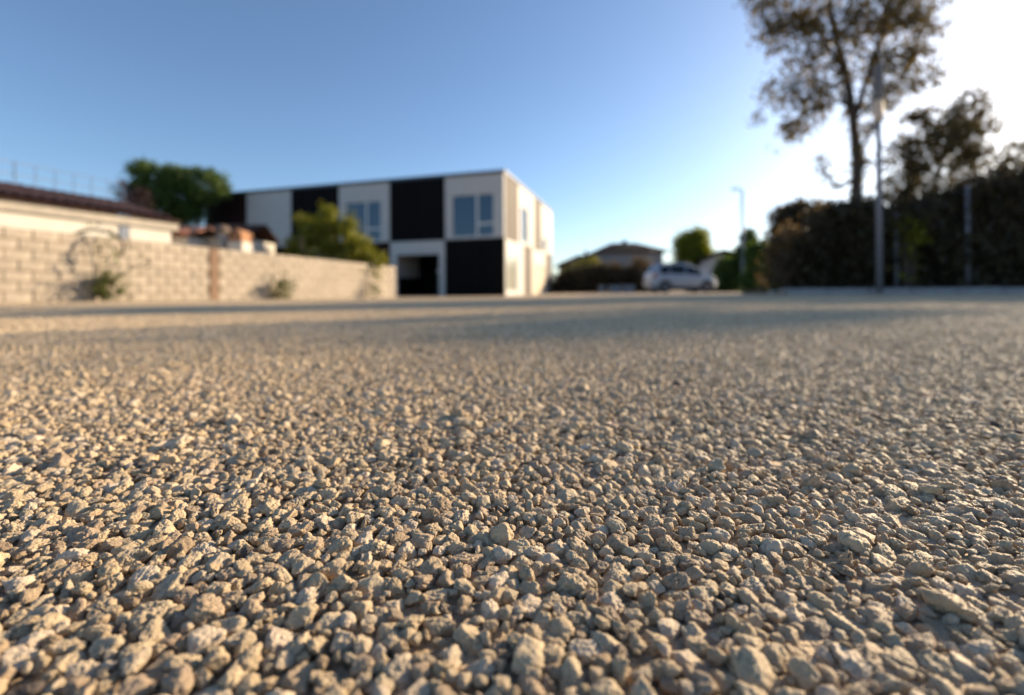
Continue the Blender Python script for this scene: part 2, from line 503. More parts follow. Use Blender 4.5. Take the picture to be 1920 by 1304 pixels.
# farther out: half-metre patches of simpler stones
V3, F3 = ico(3)
V2, F2 = ico(2)
far_col = bpy.data.collections.new("gravel_patches")
shapes2 = [stone_shape(V2, rng, True) for _ in range(16)]
for k in range(6):
    pp = pack(0, 0, CELL, CELL, None, rng, radius_list(CELL*CELL, rng), wrap=True)
    pp = pp[pp[:, 2] > 0.0024]
    vs, fs, rn = [], [], []
    for q, (x, y, r) in enumerate(pp):
        S = shapes2[rng.integers(16)]
        bz = mnoise.noise(Vector((x*9 + k*5, y*9, 3.1)))*0.0018 + (0.0025 if rng.uniform() < 0.05 else 0)
        a = rng.uniform(0, 2*math.pi); ca, sa = math.cos(a), math.sin(a)
        t = rng.normal(0, 0.45); ct, st = math.cos(t), math.sin(t)
        X = S * (r * 1.15)
        X = np.stack([X[:, 0], X[:, 1]*ct - X[:, 2]*st, X[:, 1]*st + X[:, 2]*ct], 1)
        X = np.stack([X[:, 0]*ca - X[:, 1]*sa + x - CELL/2, X[:, 0]*sa + X[:, 1]*ca + y - CELL/2, X[:, 2] + 0.0043 - r * rng.uniform(0.0, 0.62) + bz], 1)
        vs.append(X); fs.append(F2 + q * len(V2)); rn.append(np.full(len(V2), rng.uniform()))
    me = bpy.data.meshes.new("gravel_patch")
    vv, ff = np.concatenate(vs), np.concatenate(fs)
    me.from_pydata(vv.tolist(), [], ff.tolist())
    a = me.attributes.new("rnd", 'FLOAT', 'POINT'); a.data.foreach_set("value", np.concatenate(rn).astype(np.float32))
    me.materials.append(M["stone_far"])
    o = bpy.data.objects.new("gravel_patch_%d" % k, me); far_col.objects.link(o)
fp, fr, fi = [], [], []
for i in range(-28, 34):
    for j in range(-3, 34):
        if (i, j) in near: continue
        cx, cy = (i + .5) * CELL, (j + .5) * CELL
        if abs(cx) > 1.3 * max(cy, 0) + 2.5: continue
        fp.append((cx, cy, gz(cx, cy) + mnoise.noise(Vector((cx, cy, 0.5))) * 0.003)); fr.append((0, 0, math.pi/2 * rng.integers(4))); fi.append(rng.integers(6))
g2 = scatter("gravel", fp, fr, np.ones(len(fp)), fi, far_col, ground)
tag(g2, kind="stuff")

# ------------------------------------------------------------------ foliage helpers
def leaves_mesh(name, centers, size, material, flat=0.0, g=rng):
    """many small folded leaves, one mesh"""
    n = len(centers)
    C = np.asarray(centers, dtype=np.float64)
    d = g.normal(size=(n, 3)); d /= np.linalg.norm(d, axis=1)[:, None]
    e = g.normal(size=(n, 3)); e -= (e * d).sum(1)[:, None] * d; e /= np.linalg.norm(e, axis=1)[:, None]
    nn = np.cross(d, e)
    s = size * g.uniform(0.6, 1.35, n)[:, None]
    a = C - d * s * 0.5; b = C + d * s * 0.5
    l = C + e * s * 0.34 + nn * s * 0.12; r = C - e * s * 0.34 + nn * s * 0.12
    V = np.stack([a, l, b, r], 1).reshape(-1, 3)
    base = np.arange(n) * 4
    Fc = np.concatenate([np.stack([base, base+1, base+2], 1), np.stack([base, base+2, base+3], 1)])
    me = bpy.data.meshes.new(name)
    me.vertices.add(len(V)); me.vertices.foreach_set("co", V.astype(np.float32).ravel())
    me.loops.add(len(Fc)*3); me.loops.foreach_set("vertex_index", Fc.astype(np.int32).ravel())
    me.polygons.add(len(Fc)); me.polygons.foreach_set("loop_start", np.arange(0, len(Fc)*3, 3, dtype=np.int32))
    me.update(calc_edges=True)
    at_ = me.attributes.new("rnd", 'FLOAT', 'POINT')
    at_.data.foreach_set("value", np.repeat(g.uniform(size=n), 4).astype(np.float32))
    me.materials.append(material)
    return me

def clump_points(c, rad, n, twigs, sig, g=rng, shell=0.55):
    """leaf centres gathered round twigs inside an ellipsoid, with gaps between"""
    d = g.normal(size=(twigs, 3)); d /= np.linalg.norm(d, axis=1)[:, None]
    rr = shell + (1 - shell) * g.uniform(size=twigs) ** 0.7
    T = np.asarray(c) + d * rr[:, None] * np.asarray(rad)
    k = g.integers(0, twigs, n)
    return T[k] + g.normal(size=(n, 3)) * sig

def bush(name, label, cat, base, clumps, material, size, sig=0.22, group=None, stem=True, twig_per=60):
    """clumps: (dx, dy, z, rx, ry, rz, n)"""
    o = empty(name, base, 0, label, cat, group)
    C = [clump_points((x, y, z), (rx, ry, rz), n, max(6, n // twig_per), sig) for x, y, z, rx, ry, rz, n in clumps]
    C = np.concatenate(C); C = C[C[:, 2] > 0.02]
    link_mesh("foliage", leaves_mesh("foliage", C, size, material), o)
    if stem:
        mb = MB()
        for x, y, z, rx, ry, rz, n in clumps:
            mb.tube([(x*0.4, y*0.4, -0.05), (x*0.7, y*0.7, z*0.5), (x, y, z)], [0.07, 0.05, 0.02], 6)
        mb.build("stem", M["bark"], o)
    return o

def rel(px, py, Y, base):
    p = at(px, py, Y); return (p.x - base[0], p.y - base[1], p.z - base[2])

# ------------------------------------------------------------------ concrete block wall on the left
WA = Vector((-5.15, 20.4, 0)); WD = Vector((-0.323, -0.9464, 0)).normalized()     # far end, and the way it runs towards us
WROT = math.atan2(-WD.y, -WD.x)
def wall_at(px):
    lo, hi = 0.0, 15.6
    for _ in range(50):
        mid = (lo + hi) / 2
        p = WA + WD * mid
        if CX + F_PX * p.x / p.y > px: lo = mid
        else: hi = mid
    return lo
wall_len, CH, CN, BL = 15.6, 0.20, 7, 0.41
WH = CH * CN
wbase = WA + WD * wall_len
wall = empty("block_wall", (wbase.x, wbase.y, 0), WROT, "long tan concrete block wall with open top running along the yard's left side", "wall")
# local frame: x runs from the near end (0) to the far end (wall_len); the yard is on -y
def wall_z(x):
    p = wbase - WD * x
    return gz(p.x, p.y)
mb = MB()
for k in range(15):
    z = min(wall_z(k), wall_z(k+1)) - 0.05
    mb.box(k, k+1, 0.012, 0.19, z, wall_z(k) + WH - 0.004)
mb.build("mortar_core", M["mortar"], wall)
bl_meshes = []
for L_ in (BL, BL/2):
    for v in range(4):
        b = MB(); b.bbox(0.008, L_ - 0.008, 0, 0.19, 0.008, CH - 0.008, 0.012)
        for i, p in enumerate(b.v):
            q = Vector(p) * 5 + Vector((v*7, 0, 0)); b.v[i] = (p[0], p[1] + mnoise.noise(q) * 0.006, p[2] + mnoise.noise(q * 1.3) * 0.004)
        bl_meshes.append(b.mesh("block", M["block"]))
sj = wall_len - wall_at(402)                                          # brown joint between two builds of wall
for c in range(CN):
    x = 0.0
    first = (c % 2 == 1)
    while x < wall_len - 0.05:
        L_ = BL/2 if first else BL
        if x + L_ > wall_len: L_ = BL/2
        half = L_ < BL
        first = False
        if not (abs(x + L_/2 - sj) < 0.12):
            o = link_mesh("block", bl_meshes[(4 if half else 0) + random.randrange(4)], wall)
            o.location = (x, random.uniform(-0.008, 0.006), wall_z(x) + c * CH + random.uniform(-0.002, 0.002))
        x += L_
mb = MB(); mb.box(sj - 0.12, sj + 0.12, -0.02, 0.0115, wall_z(sj) - 0.05, wall_z(sj) + WH - 0.01)
mb.build("joint_strip", M["stain"], wall)

# ------------------------------------------------------------------ long low outbuilding behind the wall
off = Vector((WD.y, -WD.x, 0)) ; off = off if off.x < 0 else -off
LB = WA + WD * 8.1 + off * 2.4                 # its far corner
low = empty("outbuilding", (LB.x, LB.y, -0.1), WROT, "long low white outbuilding with brown tiled roof behind the block wall", "building")
# local: x runs away from us (+), so the building occupies x from -12 to 0; front at y=0, back at +y
LL = 10.0
MB().box(-LL, 0, 0, 4.0, -0.1, 2.10).build("wall", M["plaster_white"], low)
MB().box(-LL - 0.1, 0.15, -0.10, 4.1, 2.102, 2.33).build("eaves_beam", M["concrete"], low)
def slab_roof(parent, x0, x1, y0, y1, z0, z1, t, m, name="roof"):
    b = MB()
    v = [(x0,y0,z0),(x1,y0,z0),(x1,y1,z1),(x0,y1,z1),(x0,y0,z0+t),(x1,y0,z0+t),(x1,y1,z1+t),(x0,y1,z1+t)]
    b.add(v, [(0,3,2,1),(4,5,6,7),(0,1,5,4),(1,2,6,5),(2,3,7,6),(3,0,4,7)])
    return b.build(name, m, parent)
rf = slab_roof(low, -LL - 0.2, 0.2, -0.2, 2.0, 2.334, 2.94, 0.05, M["tile_dark"])
slab_roof(low, -LL - 0.2, 0.2, 4.2, 2.004, 2.334, 2.94, 0.05, M["tile_dark"])
pitch = math.atan2(0.606, 2.2)
tile = MB()
seg = 6
tv, tf = [], []
for e, (yy, rr) in enumerate(((0, 0.105), (0.42, 0.088))):
    for k in range(seg + 1):
        a = math.pi * k / seg
        tv.append((rr*math.cos(a), yy, rr*math.sin(a)*0.75))
for k in range(seg): tf.append((k, k+1, seg+1+k+1, seg+1+k))
tile.add(tv, tf, True); tile.add([(p[0]*0.8, p[1], p[2]*0.8) for p in tv], tf, True)
tile_me = tile.mesh("roof_tile", M["tile_brown"])
for i in range(int((LL + 0.3) / 0.225)):
    for j in range(6):
        o = link_mesh("roof_tile", tile_me, rf)
        y = -0.23 + j * 0.38
        o.location = (-LL - 0.05 + i*0.225, y, 2.39 + (y + 0.2) * math.tan(pitch) + 0.02)
        o.rotation_euler = (pitch + random.uniform(0.02, 0.05), random.uniform(-.02, .02), random.uniform(-0.02, 0.02))
MB().bbox(-1.35, -1.1, -0.03, 0.02, 1.0, 2.06, 0.01).build("shutter", M["shutter"], low)

# ------------------------------------------------------------------ tall wire fence behind the outbuilding
wf_c = at(232, 345, 17.0)
fence = empty("wire_fence", (wf_c.x, wf_c.y, -0.1), WROT, "tall thin wire mesh fence rising above the brown tiled roof", "fence")
FH = wf_c.z + 0.1
for k in range(4):
    b = MB(); b.tube([(-k*3.0, 0, 0), (-k*3.0, 0, FH + 0.02)], [0.016, 0.016], 8); b.build("post", M["wire"], fence)
for k in range(24):
    if k % 6 == 0: continue
    b = MB(); b.tube([(-k*0.5, 0.02, 1.8), (-k*0.5, 0.02, FH)], [0.011, 0.011], 5); b.build("wire", M["wire"], fence)
for k in range(9):
    z = FH - k * 0.36
    b = MB(); b.tube([(-11.5, 0.035, z), (0, 0.035, z)], [0.011] * 2, 5); b.build("wire", M["wire"], fence)

# ------------------------------------------------------------------ low cottages seen over the wall
def wall_frame(px, Y): return gpt(px, Y)
def local(parent, px, py, Y):
    """pixel to the local frame of a root turned by WROT"""
    p = at(px, py, Y) - parent.location
    c, s = math.cos(-WROT), math.sin(-WROT)
    return Vector((p.x*c - p.y*s, p.x*s + p.y*c, p.z))

def cottage(name, label, px0, px1, py_eave, py_base, Y, depth, roof_m, wall_m, rise, cat="shed", yaw=0.0):
    a, b = at(px0, py_eave, Y), at(px1, py_eave, Y)
    w = b.x - a.x
    o = empty(name, ((a.x+b.x)/2, Y, -0.12), yaw, label, cat)
    h = a.z + 0.12
    MB().box(-w/2, w/2, 0, depth, -0.1, h).build("wall", wall_m, o)
    r = MB()
    ov = 0.15
    v = [(-w/2-ov, -ov, h+0.003), (w/2+ov, -ov, h+0.003), (w/2+ov, depth*0.6, h+rise), (-w/2-ov, depth*0.6, h+rise), (w/2+ov, depth+ov, h+0.003), (-w/2-ov, depth+ov, h+0.003)]
    v2 = [(x, y, z+0.09) for x, y, z in v]
    r.add(v + v2, [(0,1,2,3),(3,2,4,5),(6,9,8,7),(9,11,10,8),(0,6,7,1),(1,7,8,2),(2,8,10,4),(4,10,11,5),(5,11,9,3),(3,9,6,0)])
    roof = r.build("roof", roof_m, o)
    # courses of half-round tiles at the eaves
    n = max(2, int((w + 2*ov) / 0.22))
    for i in range(n):
        t = link_mesh("roof_tile", cottage_tile[roof_m.name], roof)
        t.location = (-w/2 - ov + 0.11 + i*0.22, -ov - 0.02, h + 0.09); t.rotation_euler = (math.atan2(rise, depth*0.6+ov), 0, 0)
    return o, w, h
cottage_tile = {}
for k in ("terracotta", "tile_dark"):
    b = MB(); b.add(tv, tf, True); cottage_tile[M[k].name] = b.mesh("roof_tile", M[k])

c1, w1, h1 = cottage("shed", "small white shed with an orange tiled roof beside the outbuilding's end", 309, 351, 445, 470, 15.8, 1.7, M["terracotta"], M["plaster_white"], 0.42)
c2, w2, h2 = cottage("cottage", "low cream cottage with dark tiled roof and blue-grey shutter above the block wall", 350, 452, 446, 470, 16.9, 2.4, M["tile_dark"], M["plaster_white"], 0.6, "house")
MB().bbox(-w2/2 + 0.05, -w2/2 + 0.45, -0.05, 0.015, 1.0, h2 - 0.03, 0.01).build("shutter", M["shutter"], c2)
p = at(417, 470, 16.4)
ch = empty("garden_chimney", (p.x, p.y, -0.12), 0, "grey garden chimney with a domed brown cap above the block wall", "chimney")
zc = at(417, 436, 16.4).z + 0.12
b = MB(); b.lathe([(0.21, -0.05), (0.21, 0.9), (0.17, 1.1), (0.16, zc)], 16); b.build("flue", M["concrete"], ch)
b = MB(); b.lathe([(0.27, zc + 0.002), (0.27, zc+0.07), (0.22, zc+0.16), (0.13, zc+0.23), (0.02, zc+0.26)], 16); b.build("cap", mat("brown_cap", (0.17, 0.12, 0.09), 0.85), ch)
p0, p1 = at(427, 440, 16.1), at(454, 433, 16.1)
ov_ = empty("garden_oven", ((p0.x+p1.x)/2, 16.1, -0.12), 0, "small orange brick and white garden oven between chimney and dark panel", "oven")
ww = p1.x - p0.x; zt = p1.z + 0.12; zm = at(440, 453, 16.1).z + 0.12
MB().bbox(-ww/2, ww/2, 0, 0.8, -0.05, zm, 0.02).build("base", M["plaster_white"], ov_)
b = MB(); b.prism([(-ww/2+0.02, zm+0.002), (ww/2-0.02, zm+0.002), (ww/2-0.06, zt-0.03), (ww/2-0.25, zt+0.08), (-ww/2+0.22, zt-0.05), (-ww/2+0.05, zt-0.22)], 0.02, 0.78); b.build("hood", M["brick_red"], ov_)

# ------------------------------------------------------------------ chequered modern building
TH = R(16.3)
BC = at(946, 557, 26.0)
bz = gz(BC.x, BC.y) - 0.02
bld = empty("modern_building", (BC.x, BC.y, bz), -TH, "two-storey modern building with chequered black timber and white panels", "building")
bld.scale = (1.0924,) * 3
# local frame: +x runs along the long front to the right (so the front spans x from -W to 0), +y runs back along the sunny side
BW, BD, H1, H2 = 20.1, 12.7, 3.05, 6.42
MB().box(-BW + 0.2, -0.2, 3.2, BD - 0.2, -0.1, H2 - 0.1).build("core", M["core"], bld)
MB().box(-BW + 0.2, -6.75, 0.2, 3.199, -0.1, H2 - 0.1).build("core", M["core"], bld)
MB().box(-3.3, -0.2, 0.2, 3.199, -0.1, H2 - 0.1).build("core", M["core"], bld)
MB().box(-6.749, -3.301, 0.2, 3.199, H1 + 0.05, H2 - 0.1).build("core", M["core"], bld)
MB().box(-BW - 0.06, 0.06, -0.06, BD + 0.06, H2, H2 + 0.16).build("roof", M["fascia"], bld)
MODW = 3.35

def front_boards(x0, x1, z0, z1, m):
    n = int(round((x1 - x0) / 0.279)); w = (x1 - x0) / n
    for k in range(n):
        MB().bbox(x0 + k*w + 0.004, x0 + (k+1)*w - 0.004, random.uniform(-0.006, 0.004), 0.18, z0, z1, 0.006).build("board", m, bld)
def side_boards(y0, y1, z0, z1, m):
    n = int(round((y1 - y0) / 0.30)); w = (y1 - y0) / n
    for k in range(n):
        MB().bbox(-0.18, random.uniform(-0.006, 0.006), y0 + k*w + 0.004, y0 + (k+1)*w - 0.004, z0, z1, 0.006).build("board", m, bld)
def holed(horizontal, a0, a1, z0, z1, holes):
    """a panel with one opening: four butted pieces"""
    b = MB()
    def add(p0, p1, q0, q1):
        if p1 - p0 < 1e-4 or q1 - q0 < 1e-4: return
        if horizontal: b.box(p0, p1, 0, 0.18, q0, q1)
        else: b.box(-0.18, 0, p0, p1, q0, q1)
    if not holes: add(a0, a1, z0, z1); return b
    h0, h1, g0, g1 = holes
    add(a0, h0, z0, z1); add(h1, a1, z0, z1); add(h0, h1, g1, z1); add(h0, h1, z0, g0)
    return b
def window_front(x0, x1, z0, z1, split=True):
    """white frame with one wide pane and two stacked panes"""
    w = empty("window", (0, 0, 0)); w.parent = bld
    b = MB(); t = 0.05
    xm = x0 + (x1 - x0) * 0.60
    zm = z0 + (z1 - z0) * 0.30
    b.box(x0, x1, 0.04, 0.11, z0, z0+t); b.box(x0, x1, 0.04, 0.11, z1-t, z1)
    b.box(x0, x0+t, 0.04, 0.11, z0+t, z1-t); b.box(x1-t, x1, 0.04, 0.11, z0+t, z1-t)
    b.box(xm-0.055, xm+0.055, 0.04, 0.11, z0+t, z1-t)
    b.box(xm+0.055, x1-t, 0.04, 0.11, zm-0.055, zm+0.055)
    b.build("frame", M["frame_white"], w)
    for (a, c, e, f) in ((x0+t, xm-0.055, z0+t, z1-t), (xm+0.055, x1-t, zm+0.055, z1-t), (xm+0.055, x1-t, z0+t, zm-0.055)):
        MB().box(a, c, 0.075, 0.095, e, f).build("pane", M["glass"], w)
    return w
G = 0.012   # joint between panels
up0, up1, lo0, lo1 = H1 + G, H2 - 0.002, 0.0, H1 - G
for k in range(6):
    a1, a0 = -k * MODW - (0 if k == 0 else G), -(k+1) * MODW + G
    # upper row
    if k % 2 == 1: front_boards(a0, a1, up0, up1, M["brown_board"] if k == 5 else M["black_board"])
    else:
        hole = (a0 + 0.40, a1 - 0.55, H1 + 0.10, H1 + 2.38) if k in (0, 2) else None
        holed(True, a0, a1, up0, up1, hole).build("white_panel", M["white_panel"], bld)
        if hole: window_front(*hole)
    # lower row
    if k % 2 == 0: front_boards(a0, a1, lo0, lo1, M["brown_board"] if k >= 2 else M["black_board"])
    else:
        hole = (a0 + 0.40, a1 - 0.34, 0.0, 2.30) if k == 1 else None
        holed(True, a0, a1, lo0, lo1, hole).build("white_panel", M["white_panel"], bld)
# porch behind the opening in the lower row
MB().box(-6.60, -6.50, 0.182, 3.0, 1.1, 2.9).build("porch_wall", M["white_panel"], bld)
MB().box(-6.60, -6.50, 0.182, 3.0, 0.0, 1.098).build("porch_wall", M["black_board"], bld)
MB().box(-6.749, -3.301, 3.0, 3.198, 0, 2.95).build("porch_back", M["black_board"], bld)
dr = MB().bbox(-5.3, -4.2, 2.95, 2.999, 0, 2.15, 0.01).build("door", M["door_dark"], bld)
b = MB(); b.tube([(-4.35, 2.90, 0.85), (-4.35, 2.90, 1.25)], [0.02, 0.02], 8); b.build("handle", M["steel"], dr)
b = MB(); b.lathe([(0.02, -0.11), (0.10, -0.06), (0.12, 0.0), (0.10, 0.06), (0.02, 0.11)], 12, (-4.45, 1.6, 1.45)); b.tube([(-4.45, 1.6, 1.55), (-4.45, 1.6, 2.95)], [0.008, 0.008], 6); b.build("lamp_globe", M["globe"], bld)
b = MB(); b.bbox(-4.0, -3.8, 2.95, 2.999, 0.95, 1.25, 0.01); b.build("letter_box", M["plinth"], bld)

# sunny side: seams measured from the corner
def window_side(y0, y1, z0, z1, m=None):
    w = empty("window", (0, 0, 0)); w.parent = bld
    b = MB(); t = 0.09
    b.box(-0.10, -0.03, y0, y1, z0, z0+t); b.box(-0.10, -0.03, y0, y1, z1-t, z1)
    b.box(-0.10, -0.03, y0, y0+t, z0+t, z1-t); b.box(-0.10, -0.03, y1-t, y1, z0+t, z1-t)
    ym = (y0+y1)/2
    b.box(-0.10, -0.03, ym-0.05, ym+0.05, z0+t, z1-t)
    b.build("frame", M["frame_white"], w)
    for a, c in ((y0+t, ym-0.05), (ym+0.05, y1-t)):
        MB().box(-0.085, -0.065, a, c, z0+t, z1-t).build("pane", m or M["glass"], w)
curtain = mat("pale_curtain_glass", (0.34, 0.34, 0.28), 0.12, 0.15, 3.0, stretch=(1, 9, 0.3))
side_boards(0.183, 2.8 - G, up0, up1, M["sunlit_board"])
holed(False, 2.8, 6.7, up0, up1, (3.3, 5.1, H1 + 0.1, H1 + 2.35)).build("white_panel", M["white_panel"], bld)
window_side(3.3, 5.1, H1 + 0.1, H1 + 2.35)
side_boards(6.7 + G, 8.8 - G, up0, up1, M["sunlit_board"])
holed(False, 8.8, BD, up0, up1, (9.1, 10.6, H1 + 0.1, H1 + 1.1)).build("white_panel", M["white_panel"], bld)
window_side(9.1, 10.6, H1 + 0.1, H1 + 1.1)
holed(False, 0.183, 4.0 - G, lo0, lo1, (0.4, 2.5, 0.22, 2.15)).build("white_panel", M["white_panel"], bld)
window_side(0.4, 2.5, 0.22, 2.15, curtain)
side_boards(4.0, 6.0, lo0, lo1, M["sunlit_board"])
holed(False, 6.0 + G, 10.2 - G, lo0, lo1, (6.4, 9.8, 0.0, 2.05)).build("white_panel", M["white_panel"], bld)
for k in range(4):
    MB().bbox(-0.09, -0.04, 6.41 + k*0.848, 6.41 + (k+1)*0.848 - 0.02, 0.01, 2.04, 0.008).build("screen_panel", M["beige"], bld)
side_boards(10.2, BD, lo0, lo1, M["sunlit_board"])

# ------------------------------------------------------------------ silver people carrier
def make_car(px_mid, Y):
    p = gpt(px_mid, Y)
    root = empty("parked_car", (p.x, p.y, p.z), R(3), "silver people carrier parked side-on in front of the far houses", "car")
    root.scale = (0.93, 1.0, 1.06)
    L_, W = 4.25, 0.87
    xs_ = np.linspace(-L_/2, L_/2, 60)
    def interp(pts): 
        a = np.array(pts); return lambda x: float(np.interp(x, a[:, 0], a[:, 1]))
    # rear at -x, front at +x
    roof = interp([(-2.125, 0.80), (-2.09, 1.02), (-2.0, 1.15), (-1.72, 1.50), (-1.5, 1.60), (-1.0, 1.665), (-0.2, 1.68), (0.25, 1.63), (0.7, 1.46), (1.15, 1.20), (1.42, 1.03), (1.8, 0.90), (2.03, 0.76), (2.125, 0.60)])
    belt = interp([(-2.125, 0.78), (-1.9, 1.02), (-1.0, 1.04), (0.5, 0.99), (1.2, 0.95), (1.8, 0.82), (2.125, 0.56)])
    half = interp([(-2.125, 0.62), (-2.05, 0.76), (-1.7, 0.85), (-1, W), (0.8, W), (1.5, 0.83), (1.95, 0.70), (2.125, 0.52)])
    bot = interp([(-2.125, 0.42), (-2.0, 0.30), (-1.6, 0.22), (1.6, 0.20), (1.98, 0.24), (2.125, 0.36)])
    def ring(x):
        h, zb, zr, z0 = half(x), belt(x), roof(x), bot(x)
        zb = min(zb, zr - 0.02)
        g = max(0.0, min(1.0, (zr - zb) / 0.6))
        t = h * (1 - 0.26 * g)                        # tumblehome
        return [(0, z0), (h*0.85, z0), (h*0.97, z0+0.06), (h, (z0+zb)/2), (h*0.985, zb-0.05), (h*0.965, zb), (h*0.965 + (t-h*0.965)*0.5, zb + (zr-zb)*0.5), (t, zr - 0.10*g - 0.004), (t*0.86, zr-0.02*g), (0, zr)]
    rings = [ring(x) for x in xs_]
    m = len(rings[0])
    b = MB(); v = []
    for x, r in zip(xs_, rings):
        v += [(x, -y, z) for y, z in r] + [(x, y, z) for y, z in r[-2:0:-1]]
    n = 2*m - 2
    f = [(i*n+k, i*n+(k+1) % n, (i+1)*n+(k+1) % n, (i+1)*n+k) for i in range(len(xs_)-1) for k in range(n)]
    f += [tuple(range(n)), tuple((len(xs_)-1)*n + k for k in range(n-1, -1, -1))]
    b.add(v, f, True)
    body = b.build("body", M["car_paint"], root)
    MB().box(-1.85, 1.85, -0.80, 0.80, 0.13, 0.25).build("underbody", M["black_plastic"], root)
    # side windows follow the shell, 6 mm proud
    def side_pane(xa, xb, sgn, name="window"):
        q = MB(); vv, ff = [], []
        X = np.linspace(xa, xb, 14)
        for x in X:
            r = ring(x)
            (y5, z5), (y6, z6), (y7, z7) = r[5], r[6], r[7]
            lo = 0.04; hi = 0.97
            for tt in (lo, 0.5, hi):
                if tt <= 0.5: y = y5 + (y6-y5)*tt*2; z = z5 + (z6-z5)*tt*2
                else: y = y6 + (y7-y6)*(tt-0.5)*2; z = z6 + (z7-z6)*(tt-0.5)*2
                vv.append((x, sgn*(y + 0.008), z))
        for i in range(len(X)-1):
            for k in range(2): ff.append((i*3+k, i*3+k+1, (i+1)*3+k+1, (i+1)*3+k))
        q.add(vv, ff, True); return q.build(name, M["car_glass"], root)
    for s in (-1, 1):
        side_pane(-1.60, -1.02, s); side_pane(-0.96, 0.0, s); side_pane(0.07, 0.98, s)
    # windscreen and tailgate glass
    for xa, xb, nm in ((0.38, 1.22, "windscreen"), (-1.98, -1.66, "rear_window")):
        q = MB(); vv, ff = [], []
        X = np.linspace(xa, xb, 8)
        for x in X:
            r = ring(x); w = r[8][0]
            for y in (-w*0.93, 0, w*0.93): vv.append((x, y, roof(x) + 0.008))
        for i in range(len(X)-1):
            for k in range(2): ff.append((i*3+k, i*3+k+1, (i+1)*3+k+1, (i+1)*3+k))
        q.add(vv, ff, True); q.build(nm, M["car_glass"], root)
    for wx in (-1.30, 1.33):
        for s in (-1, 1):
            a = MB()      # dark arch
            a.prism([(wx + 0.42*math.cos(t), 0.31 + 0.42*math.sin(t)) for t in np.linspace(-0.35, math.pi+0.35, 18)], s*(W-0.19), s*(W+0.006)); a.build("wheel_arch", M["black_plastic"], root)
            wroot = empty("wheel", (wx, s*(W-0.10), 0.315)); wroot.parent = root
            ty = MB(); ty.lathe([(0.17, -0.10), (0.295, -0.10), (0.315, -0.07), (0.315, 0.07), (0.295, 0.10), (0.17, 0.10)], 28)
            to = ty.build("tyre", M["rubber"], wroot); to.rotation_euler = (R(90), 0, 0)
            ri = MB(); ri.lathe([(0.19, -0.03), (0.19, -0.112), (0.175, -0.112), (0.15, -0.07), (0.05, -0.09), (0.02, -0.09)] if s > 0 else [(0.19, 0.03), (0.19, 0.112), (0.175, 0.112), (0.15, 0.07), (0.05, 0.09), (0.02, 0.09)], 28)
            for k in range(5):
                t = 2*math.pi*k/5; zz = -0.10 if s > 0 else 0.10
                ri.tube([(0.04*math.cos(t), 0.04*math.sin(t), zz), (0.19*math.cos(t), 0.19*math.sin(t), zz)], [0.03, 0.022], 6)
            ro = ri.build("rim", M["alloy"], wroot); ro.rotation_euler = (R(90), 0, 0)
    for s in (-1, 1):
        q = MB(); q.prism([(-2.06, 0.82), (-1.90, 0.84), (-1.86, 1.08), (-1.98, 1.12)], s*0.64, s*0.862); q.build("tail_light", M["red_lens"], root)
        q = MB(); q.prism([(1.72, 0.72), (2.02, 0.62), (2.04, 0.70), (1.72, 0.84)], s*0.50, s*0.795); q.build("headlight", M["clear_lens"], root)
        q = MB(); q.bbox(0.92, 1.10, s*0.90 if s > 0 else -1.06, 1.06 if s > 0 else -0.90, 0.98, 1.12, 0.03); q.build("mirror", M["car_paint"], root)
        for hx in (-0.55, 0.30):
            q = MB(); q.bbox(hx-0.10, hx+0.10, s*0.868 if s > 0 else -0.892, 0.892 if s > 0 else -0.868, 0.86, 0.89, 0.006); q.build("door_handle", M["car_paint"], root)
        q = MB(); q.tube([(-1.5, s*0.58, 1.67), (-0.9, s*0.60, 1.73), (0.0, s*0.60, 1.74), (0.35, s*0.58, 1.67)], [0.015]*4, 6); q.build("roof_rail", M["black_plastic"], root)
        q = MB(); q.box(-0.95, 0.98, s*0.872 if s > 0 else -0.892, 0.892 if s > 0 else -0.872, 0.21, 0.34); q.build("side_strip", M["black_plastic"], root)
    q = MB(); q.prism([(-2.15, 0.42), (-1.95, 0.30), (-1.95, 0.60), (-2.15, 0.60)], -0.66, 0.66); q.build("bumper", M["car_paint"], root)
    return root
make_car(1275, 27.3)

# ------------------------------------------------------------------ houses beyond the yard
def hip_house(name, label, px0, px1, py_eave, py_ridge, Y, depth, wall_m, roof_m, yaw=0.0, ridge=(0.35, 0.65), windows=()):
    a, c = at(px0, py_eave, Y), at(px1, py_eave, Y)
    w = c.x - a.x; h = a.z; hr = at((px0+px1)/2, py_ridge, Y).z - h + 0.35
    o = empty(name, ((a.x+c.x)/2, Y, 0), yaw, label, "house")
    MB().box(-w/2, w/2, 0, depth, -0.3, h).build("wall", wall_m, o)
    ov = 0.6
    r = MB()
    x0, x1, y0, y1 = -w/2-ov, w/2+ov, -ov, depth+ov
    rx0, rx1 = x0 + (x1-x0)*ridge[0], x0 + (x1-x0)*ridge[1]
    v = [(x0,y0,h+.005),(x1,y0,h+.005),(x1,y1,h+.005),(x0,y1,h+.005),(x0,y0,h+.2),(x1,y0,h+.2),(x1,y1,h+.2),(x0,y1,h+.2),(rx0,depth/2,h+.2+hr),(rx1,depth/2,h+.2+hr)]
    r.add(v, [(0,3,2,1),(0,1,5,4),(1,2,6,5),(2,3,7,6),(3,0,4,7),(4,5,9,8),(6,7,8,9),(5,6,9),(7,4,8)])
    roof = r.build("roof", roof_m, o)
    for (fx, z0, ww_, hh) in windows:
        f = MB().bbox(fx*w - ww_/2, fx*w + ww_/2, -0.04, 0.03, z0, z0+hh, 0.01).build("window", M["frame_white"], o)
        MB().box(fx*w - ww_/2 + .08, fx*w + ww_/2 - .08, -0.05, -0.041, z0+.08, z0+hh-.08).build("pane", M["glass"], f)
    return o, w, h, roof
